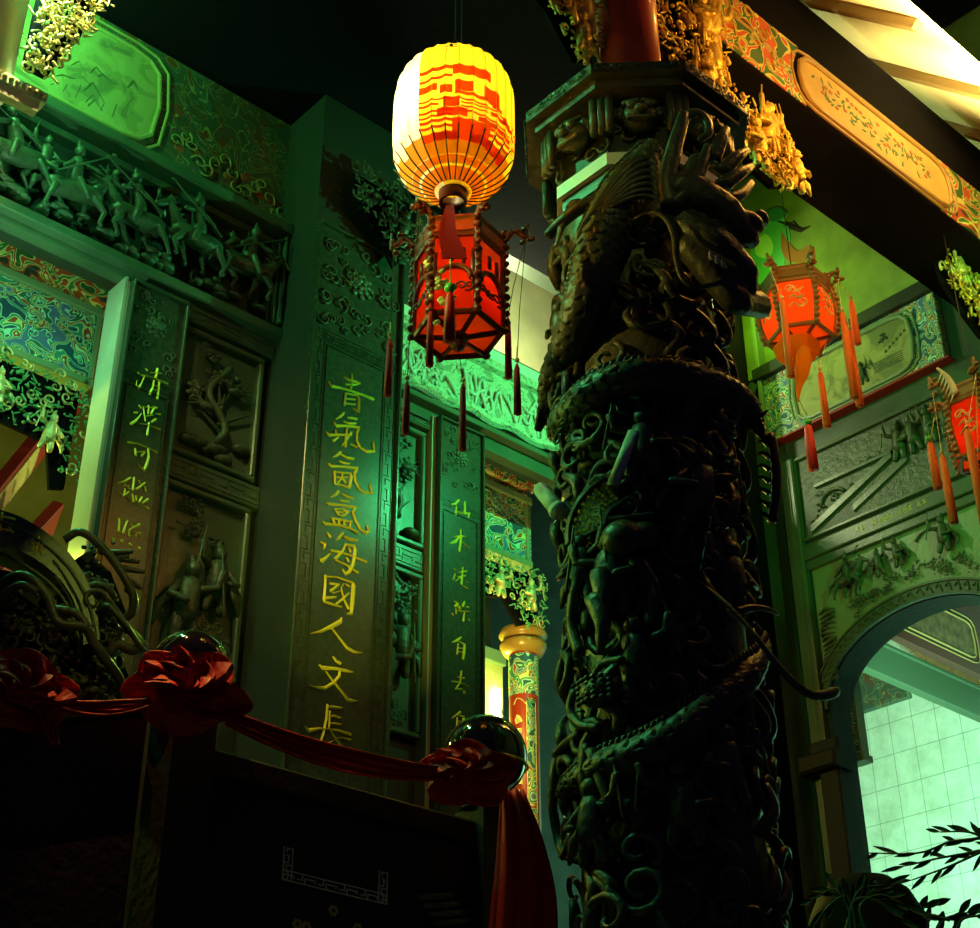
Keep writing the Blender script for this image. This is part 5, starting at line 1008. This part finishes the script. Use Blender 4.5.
# right lantern with orange tassels
c = atdist(797, 312, 4.6)
t, A, pt = palace('bulging red lantern with gold dragon motif and orange tassels, right of the dragon column', tuple(c), .120, .25, 5, PAPR2, GOLD2, TASO, 8, (1., .55, .12), [.16]*6, .16)
m = MB(); m.tube([(c[0], c[1], c[2]+.09), (c[0], c[1], 5.995)], .002, 5); m.build('hanging_wire', WIRE, t)
m = MB(); m.tube(spl([atdist(804, 350, 4.55), atdist(803, 368, 4.5), atdist(799, 385, 4.5), atdist(798, 402, 4.5)]), [.02, .024, .026, .028, .028, .027, .026, .025, .024, .022, .020, .017, .014, .012, .010, .008, .006, .004, .003], 10); m.build('bottom_finial', PAPO, t, True)
m = MB(); q = atdist(797, 350, 4.6); m.ngon((q[0], q[1]), .075, q[2]-.03, q[2]+.02, 6, 5, .085); m.build('lower_valance', PAPO, t)
for px, a, b, d in ((782, 300, 378, 4.45), (820, 372, 428, 4.6), (842, 312, 400, 4.55), (849, 330, 408, 4.75), (851, 300, 345, 4.7)):
    x, y, z0, z1 = pt_at(px, a, b, d); tassel(t, x, y, z0, z1, TASO, False, .012); m = MB(); k = min(range(6), key=lambda q: math.hypot(c[0]+.16*math.cos(A[q])-x, c[1]+.16*math.sin(A[q])-y))
    m.tube([(x, y, z0), (c[0]+.16*math.cos(A[k]), c[1]+.16*math.sin(A[k]), max(z0+.02, c[2]+.12))], .0016, 4); m.build('tassel_cord', GILDY, t)
x, y, z0, z1 = pt_at(808, 425, 470, 4.55); tassel(t, x, y, z0, z1, mat('bright_red_tassel_b', (.85, .03, .02), .6), True, .016)
m = MB(); m.tube([(x, y, z0+.04), tuple(atdist(799, 400, 4.5))], .0018, 4); m.build('tassel_cord', GILDY, t)
# far right lantern
c = atdist(982, 428, 4.8)
t, A, pt = palace('red lantern with gold motif cut by the right edge of the photo, orange tassels', tuple(c), .108, .27, 32, PAPR, GOLD2, TASO, 4.2, (1., .42, .10), [.17]*6, .14)
m = MB(); m.tube([(c[0], c[1], c[2]+.09), (c[0], c[1], 5.245)], .002, 5); m.build('hanging_wire', WIRE, t)
for px, a, b, d in ((942, 455, 525, 4.75), (967, 430, 530, 4.6), (930, 442, 490, 4.8), (978, 480, 530, 4.7)):
    x, y, z0, z1 = pt_at(px, a, b, d); tassel(t, x, y, z0, z1, TASO, px == 930, .013); m = MB(); k = min(range(6), key=lambda q: math.hypot(c[0]+.17*math.cos(A[q])-x, c[1]+.17*math.sin(A[q])-y))
    m.tube([(x, y, z0), (c[0]+.17*math.cos(A[k]), c[1]+.17*math.sin(A[k]), max(z0+.02, c[2]+.12))], .0016, 4); m.build('tassel_cord', GILDY, t)
m = MB(); m.tube(spl([atdist(937, 368, 4.72), atdist(948, 378, 4.72), atdist(956, 395, 4.72)]), np.linspace(.004, .016, 13), 8)
for i in range(6): q0 = atdist(942+2.5*i, 372+4*i, 4.72); q1 = atdist(938+2.5*i, 382+4*i, 4.69); m.cap(q0, q1, .004, .001)
m.build('pale_carved_arm', PALE, t, True)

# ---------------------------------------------------------------- balustrade with balls, red cloth and rosettes
def ballpost(px, py, d, r, label):
    c = atdist(px, py, d); t = thing('ball_post', label, 'post', (c[0], c[1], 1.9), 'posts topped by glossy balls')
    m = MB(); m.ell(tuple(c), r, r, r, 40, 24); m.build('glossy_ball', BLKG, t, True)
    m = MB(); m.box(c[0]-.05, c[0]+.05, c[1]-.05, c[1]+.05, 1.9, c[2]-r-.035, 0); m.lathe((c[0], c[1], c[2]-r), [(.05, -.04), (.06, -.03), (.045, -.01), (.03, .01)], 20); m.build('post', RAIL, t)
    m = MB(); m.tube([(c[0]+r*1.01*math.cos(a), c[1]+r*1.01*math.sin(a), c[2]-r*.25) for a in np.linspace(0, 2*math.pi, 32, endpoint=False)], .003, 5, closed=True); m.build('reflection_ring', GOLDREF, t, True)  # gold ring modelling a reflection on the ball
    return c
b1 = ballpost(190, 668, 3.05, .082, 'stone post with a glossy black ball behind the middle red rosette')
b2 = ballpost(485, 757, 3.4, .100, 'stone post with a glossy black ball beside the red painted column')
def cloth_rosette(px, py, d, s, seed, label):
    c = atdist(px, py, d); t = thing('cloth_rosette', label, 'rosette', tuple(c), 'red cloth rosettes on the railing'); rng = random.Random(seed)
    vd = np.array([c[0], c[1], c[2]-1.6]); vd /= np.linalg.norm(vd); r_ = np.array([vd[1], -vd[0], 0]); r_ /= np.linalg.norm(r_); u = np.cross(r_, vd)
    m = MB()
    for ly in range(5):                                     # ruffled layers of gathered cloth
        R1 = s*(1.22-.19*ly); n = 64; npl = rng.randint(5, 7); ox, oy = rng.uniform(-.22, .22)*s*(ly > 0), rng.uniform(-.12, .18)*s*(ly > 0); ph = rng.uniform(0, 6); V = []; F = []; kr = 5
        prm = [(rng.uniform(.50, 1.45), rng.uniform(-.5, .5)) for _ in range(npl+1)]
        for i in range(n):
            an = 2*math.pi*i/n; u_ = an/(2*math.pi)*npl; k0 = int(u_); fr_ = u_-k0; tri = abs(2*((u_*1.0) % 1)-1)
            g_ = prm[k0][0]*(1-fr_)+prm[(k0+1) % npl][0]*fr_
            for k in range(kr):
                q = k/(kr-1); rr = R1*(.12+.88*q)*(.72+.42*g_*(tri if ly % 2 else 1-tri*.6)); dep = s*(.10+.26*ly*.55)*(1.15-q*.4)+s*.75*q*(tri-.5)*g_*(1 if k < kr-1 else .4)+.05*s*math.sin(3*an+ph)
                V.append(tuple(c+r_*(ox+rr*math.cos(an+ph+.5*q*g_)*1.22)+u*(oy+rr*math.sin(an+ph+.5*q*g_)*.80)-vd*dep))
        for i in range(n):
            for k in range(kr-1): e = i*kr+k; g2 = ((i+1) % n)*kr+k; F.append((e, e+1, g2+1, g2))
        m.add(V, F)
    o = m.build('folded_petals', REDC, t); so = o.modifiers.new('thick', 'SOLIDIFY'); so.thickness = .002
    m = MB(); m.ell(tuple(c-vd*.02), s*.22, s*.2, s*.22, 10, 6); m.build('knot', REDC, t, True)
    return c
r0 = cloth_rosette(14, 688, 2.85, .078, 1, 'red cloth rosette at the left edge of the railing')
r1 = cloth_rosette(180, 692, 2.9, .080, 2, 'red cloth rosette below the left glossy ball')
r2 = cloth_rosette(467, 775, 3.22, .072, 3, 'red cloth rosette below the right glossy ball')
def swag(a, b, wd, sag, seed, name, label):
    rng = random.Random(seed); na, nb = 28, 13; V = []; F = []; a = np.array(a); b = np.array(b); d = b-a; nrm = np.array([d[1], -d[0], 0.]); nrm /= np.linalg.norm(nrm); nrm *= (1 if nrm@(-a*np.array([1, 1, 0])) > 0 else -1)
    for i in range(na+1):
        u = i/na; p = a+d*u-np.array([0, 0, sag*4*u*(1-u)])
        for j in range(nb+1):
            v = j/nb; W = wd*(.55+.45*math.sin(math.pi*u)); V.append(tuple(p-np.array([0, 0, W*v])+nrm*(.012*math.cos(v*19+.6*math.sin(u*5))+.012*v)))
    for i in range(na):
        for j in range(nb): q = i*(nb+1)+j; F.append((q, q+1, q+nb+2, q+nb+1))
    m = MB(); m.add(V, F); o = m.build(name, REDC, None, True, label=label, cat='cloth'); so = o.modifiers.new('thick', 'SOLIDIFY'); so.thickness = .003
swag(atdist(62, 703, 2.84), atdist(150, 700, 2.86), .03, .004, 1, 'cloth_swag', 'thin red cloth swag between the left and middle rosettes')
swag(atdist(226, 712, 2.92), atdist(440, 768, 3.2), .055, .015, 2, 'cloth_swag', 'long red cloth swag sloping from the middle rosette to the right rosette')
def tail(pts, wds, d, label, seed):
    V = []; F = []; n = 14; P = [atdist(x, y, d) for x, y in pts]; P = spl(P, 5); W = np.interp(np.linspace(0, 1, len(P)), np.linspace(0, 1, len(wds)), wds); hr = np.array([math.sin(HD), -math.cos(HD), 0]); fd = np.array([math.cos(HD), math.sin(HD), 0])
    for p, w_ in zip(P, W):
        for j in range(n+1): v = j/n-.5; V.append(tuple(p+hr*w_*v+fd*.014*math.cos(v*16+seed)))
    for i in range(len(P)-1):
        for j in range(n): q = i*(n+1)+j; F.append((q, q+1, q+n+2, q+n+1))
    m = MB(); m.add(V, F); o = m.build('cloth_tail', REDC, None, True, label=label, cat='cloth'); so = o.modifiers.new('thick', 'SOLIDIFY'); so.thickness = .003
tail([(512, 790), (520, 840), (524, 900), (520, 990)], [.05, .10, .14, .16], 3.25, 'dark red cloth hanging down from the right rosette beside the dragon column', 1)
tail([(44, 712), (52, 730), (56, 745)], [.02, .03, .015], 2.84, 'small end of red cloth hanging under the left rosette', 2)
# stone railing panels
f = FRAME(b1+np.array([.06, -.02, 0]), b2-b1, (0, 0, 1)); Lr = np.linalg.norm((b2-b1)[:2])-.12
t = thing('stone_railing', 'dark stone railing panel with a key fret between the two ball posts', 'railing', tuple(b1+np.array([.3, 0, -.5])))
def RP(px, py):
    o = f(np.array([[0, 0, 0.]]))[0]; x = f(np.array([[1, 0, 0.]]))[0]-o; y = f(np.array([[0, 1, 0.]]))[0]-o; z = np.cross(x, y); d = ray(px, py); s = ((o-CP)@z)/(d@z); q = CP+d*s-o; return q@x, q@y
m = MB(f); m.box(0, Lr, 1.9-b1[2], RP(330, 790)[1]-.02, -.05, 0, .004); m.box(-.02, Lr+.02, RP(330, 790)[1]-.02, RP(330, 775)[1], -.06, .02, .006); m.build('panel', RAIL, t)
x0, yb = RP(270, 872); x1 = RP(376, 893)[0]; yt = RP(270, 838)[1]
m = MB(f)
meander(m, x0, x0+.022, yb, yt, 0, .004); meander(m, x1-.022, x1, yb, yt, 0, .004); meander(m, x0, x1, yb, yb+.022, 0, .004, False); m.build('key_fret', PALE, t)
m = MB(f)
for px, py in ((283, 915), (292, 917), (321, 899), (345, 915)):
    x, y = RP(px, py)
    for j in range(6): a = j*1.047; m.ell((x+.008*math.cos(a), y+.008*math.sin(a), .003), .005, .005, .003, 6, 4)
m.build('small_flowers', mat('dull_gold_flower', (.45, .30, .08), .5), t, True)
m = MB(f)
for i in range(7): x, y = RP(408+5*i, 880+8*i); m.tube(spl([(x, y, .0), (x+.04, y+.006, .02), (x+.09, y+.02, .01)], 4), .008, 6)
m.build('carved_leaves', STONE, t, True)
q = b1-np.array([.02, 0, 0]); e = atdist(-60, 690, 2.95); f2 = FRAME(e, q-e, (0, 0, 1)); L2 = np.linalg.norm((q-e)[:2])
m = MB(f2); m.box(0, L2-.04, -1.0, -.10, -.05, 0, .004); m.box(0, L2-.04, -.10, -.075, -.06, .02, .005); m.build('stone_railing', RAIL, label='dark stone railing below the red cloth at the left edge', cat='railing')
# ---------------------------------------------------------------- incense burner with curved inscribed rim and dragons
c = atdist(-38, 668, 3.22); vd = np.array([c[0], c[1], 0]); vd /= np.linalg.norm(vd); hr = np.array([vd[1], -vd[0], 0])
BF = FRAME(c, hr, (0, 0, 1))
def BP(px, py, h=0.):
    o = np.array(c); z = -vd*0+np.cross(hr, (0, 0, 1)); d = ray(px, py); s = ((o+z*h-CP)@z)/(d@z); q = CP+d*s-o; return (q@hr, q[2], h)
t = thing('incense_burner', 'dark carved incense burner with a curved inscribed rim and dragons, left edge', 'incense burner', (c[0], c[1], 1.9))
def arcring(pts_o, pts_i, h0, h1, mm):
    O = spl([BP(*p)[:2] for p in pts_o], 6); I = spl([BP(*p)[:2] for p in pts_i], 6); n = len(O); V = []; F = []
    for a, b in zip(O, I): V += [(b[0], b[1], h0), (b[0], b[1], h1), (a[0], a[1], h1), (a[0], a[1], h0)]
    for i in range(n-1):
        for k in range(4): F.append((4*i+k, 4*i+(k+1) % 4, 4*i+4+(k+1) % 4, 4*i+4+k))
    F += [(0, 1, 2, 3), (4*n-1, 4*n-2, 4*n-3, 4*n-4)]; mm.add(V, F)
po = [(-60, 512), (0, 522), (35, 538), (62, 560), (80, 585), (92, 615), (96, 650)]; pi = [(-55, 545), (-5, 552), (22, 564), (46, 580), (64, 600), (76, 628), (80, 655)]
m = MB(BF); arcring(po, pi, -.06, .06, m); m.build('curved_rim', STONE2, t)
m = MB(BF); m.tube(spl([BP(*p, .062) for p in po]), .004, 6); m.tube(spl([BP(*p, .062) for p in pi]), .004, 6)
m.tube(spl([BP(53, 560, .062), BP(62, 572, .062), BP(78, 600, .062), BP(83, 618, .062), BP(76, 612, .062), BP(66, 592, .062), BP(55, 576, .062)]), .003, 5); m.build('raised_border', STONE, t)
rng = random.Random(3)
m = MB(BF)                                                  # the character for 'clear' on the rim
s_ = .0019
def bs(st): m.stroke([(*BP(28+x*.13, 548+y*.17, 0)[:2], w_*s_*.6) for x, y, w_ in st], .0605, .004)
for st in ([(10, 10, 3), (20, 18, 4)], [(2, 35, 3), (10, 42, 4)], [(20, 55, 3), (5, 85, 5)], [(45, 10, 3), (85, 22, 3)], [(62, 0, 3), (62, 45, 4)], [(48, 25, 3), (82, 34, 3)], [(38, 40, 3), (92, 52, 4)], [(48, 55, 4), (44, 95, 4)], [(48, 55, 3), (80, 62, 4), (78, 105, 4)], [(50, 70, 2), (78, 76, 3)], [(50, 84, 2), (78, 88, 3)]): bs(st)
m.build('gold_character', GOLDL, t)
m = MB(BF)
for k in range(2): q = BP(2-28*k, 534-6*k, 0); minichar(m, q[0], q[1], .0605, .045, rng, .004)
m.build('gold_character', GOLDL, t)
# body behind
m = MB(); m.lathe((c[0], c[1]-.02, c[2]), [(.08, -.95), (.10, -.6), (.12, -.35), (.12, -.15), (.10, .0), (.06, .08), (.0, .09)], 32); m.build('body', RAIL, t, True)
m = MB(BF)
m.tube(spl([BP(-10, 592, .08), BP(15, 576, .11), BP(32, 580, .12), BP(48, 598, .12), BP(58, 622, .12), BP(85, 628, .12), BP(95, 645, .10), BP(115, 672, .08), BP(125, 690, .06)]), .011, 8)
m.tube(spl([BP(-5, 600, .09), BP(20, 585, .12), BP(38, 592, .12)]), .009, 8)
m.tube(spl([BP(50, 610, .11), BP(62, 610, .12), BP(78, 615, .12), BP(88, 628, .12)]), .010, 8)
for i in range(60): a = rng.uniform(-10, 118); b = rng.uniform(max(592, 560+.4*a), 715); q = BP(a, b, rng.uniform(.0, .06)); curl(m, *q, rng.uniform(.02, .045), rng.uniform(0, 6), 1.1, .2, rng.choice((-1, 1)), 7)
for i in range(60): a = rng.uniform(-10, 120); b = rng.uniform(max(585, 565+.35*a), 715); foliage(m, *BP(a, b, rng.uniform(-.02, .05)), .035, rng, 5)
m.build('dragon_relief', COLST, t, True)
m = MB(BF); m.prism([BP(*p)[:2] for p in ((-60, 760), (132, 760), (138, 690), (120, 650), (128, 610), (112, 568), (88, 548), (70, 560), (80, 600), (72, 622), (52, 590), (22, 570), (-60, 552))], -.05, -.02); m.build('pierced_backing', RAIL, t)
m = MB(BF)                                                 # fan shaped mane and claw at the right
m.tube(spl([BP(64, 540, .06), BP(80, 532, .07), BP(100, 545, .07), BP(120, 570, .07), BP(133, 595, .07), BP(132, 612, .06), BP(125, 618, .05)]), .010, 8)
for a in ((108, 553, 132, 552), (112, 558, 138, 562), (118, 568, 143, 572), (124, 578, 140, 588), (128, 590, 138, 598), (115, 562, 128, 556)): m.cap(BP(a[0], a[1], .05), BP(a[2], a[3], .06), .009, .005)
for k in range(7): m.tube(spl([BP(97+k*2, 612-k*2, .06), BP(108+k*3, 606+k*3, .09), BP(122+k*3, 622+k*4, .08), BP(140+k, 638+k*2, .06)]), .006, 6)
m.tube(spl([BP(108, 655, .06), BP(118, 645, .07), BP(132, 650, .07), BP(146, 645, .06)]), .012, 8)
for i in range(14): q = BP(rng.uniform(70, 115), rng.uniform(550, 610), .03); foliage(m, *q, .03, rng, 6)
m.build('dragon_mane', COLST, t, True)

# ---------------------------------------------------------------- plants and jar at lower right
c = atdist(868, 925, 4.5); zt = atdist(868, 862, 4.35)[2]
t = thing('stone_jar', 'round dark jar silhouetted against the tiles at the lower right', 'jar', (c[0], c[1], 1.9))
m = MB(); m.lathe((c[0], c[1], 1.9), [(.12, 0), (.17, .2), (.175, .6), (.165, zt-1.9-.12), (.13, zt-1.9-.05), (.08, zt-1.9-.01), (.0, zt-1.9)], 32); m.build('body', mat('dark_glazed_jar', (.006, .006, .006), .6, spec=.04), t, True)
def plant(label, stems, d, z0, seed, w=.011, group=None, leaflen=.08):
    rng = random.Random(seed); base = atdist(*stems[0][0], d); t = thing('leafy_branch', label, 'plant', (base[0], base[1], z0), group)
    for st in stems:
        m = MB(); P = spl([atdist(x, y, d) for x, y in st], 6); m.tube(P, np.linspace(.006, .002, len(P)), 6); o = m.build('stem', LEAF, t, True)
    m = MB(); hr = np.array([math.sin(HD), -math.cos(HD), 0]); up = np.array([0, 0, 1.])
    for st in stems:
        P = spl([atdist(x, y, d) for x, y in st], 5)
        for i in range(1, len(P), 2):
            a = rng.uniform(-.6, .6); T = P[i]-P[i-1]; T /= np.linalg.norm(T); dd = T*math.cos(a)+np.cross(T, np.array([math.cos(HD), math.sin(HD), 0]))*math.sin(a); L_ = leaflen*rng.uniform(.5, 1.); N = np.cross(dd, np.array([.67, .74, 0])); V = []; F = []
            for q in np.linspace(0, 1, 6): wq = w*math.sin(math.pi*min(1, q*.95+.03)); V += [tuple(P[i]+dd*L_*q+N*wq), tuple(P[i]+dd*L_*q+np.array([.003, .003, 0])), tuple(P[i]+dd*L_*q-N*wq)]
            for q in range(5): b = 3*q; F += [(b, b+1, b+4, b+3), (b+1, b+2, b+5, b+4)]
            m.add(V, F)
    m.build('leaves', LEAF, t, True); return t
plant('dark leafy twig crossing in front of the glowing tiles', [[(1010, 830), (980, 838), (950, 842), (918, 853), (868, 853)], [(1010, 862), (985, 840), (968, 832), (940, 832)], [(1010, 838), (985, 850), (950, 866), (912, 880)], [(1005, 845), (975, 852), (940, 858), (905, 866)]], 4.55, 1.9, 1, .007)
plant('drooping dark green leaves in front of the round jar', [[(840, 960), (850, 915), (860, 890), (885, 885)], [(850, 960), (850, 915), (835, 890), (812, 900)], [(850, 960), (852, 905), (875, 900), (898, 918)], [(860, 960), (850, 900), (830, 905), (815, 925)], [(880, 960), (860, 910), (880, 895), (905, 905)]], 4.0, 1.9, 2, .008, None, .07)
plant('dark leaf tips along the bottom right edge of the tiles', [[(930, 960), (940, 925), (955, 915), (975, 912)], [(950, 960), (960, 922), (980, 915), (1000, 905)], [(920, 950), (925, 920), (918, 912), (930, 905)], [(950, 920), (930, 915), (915, 908)]], 4.6, 1.9, 3)
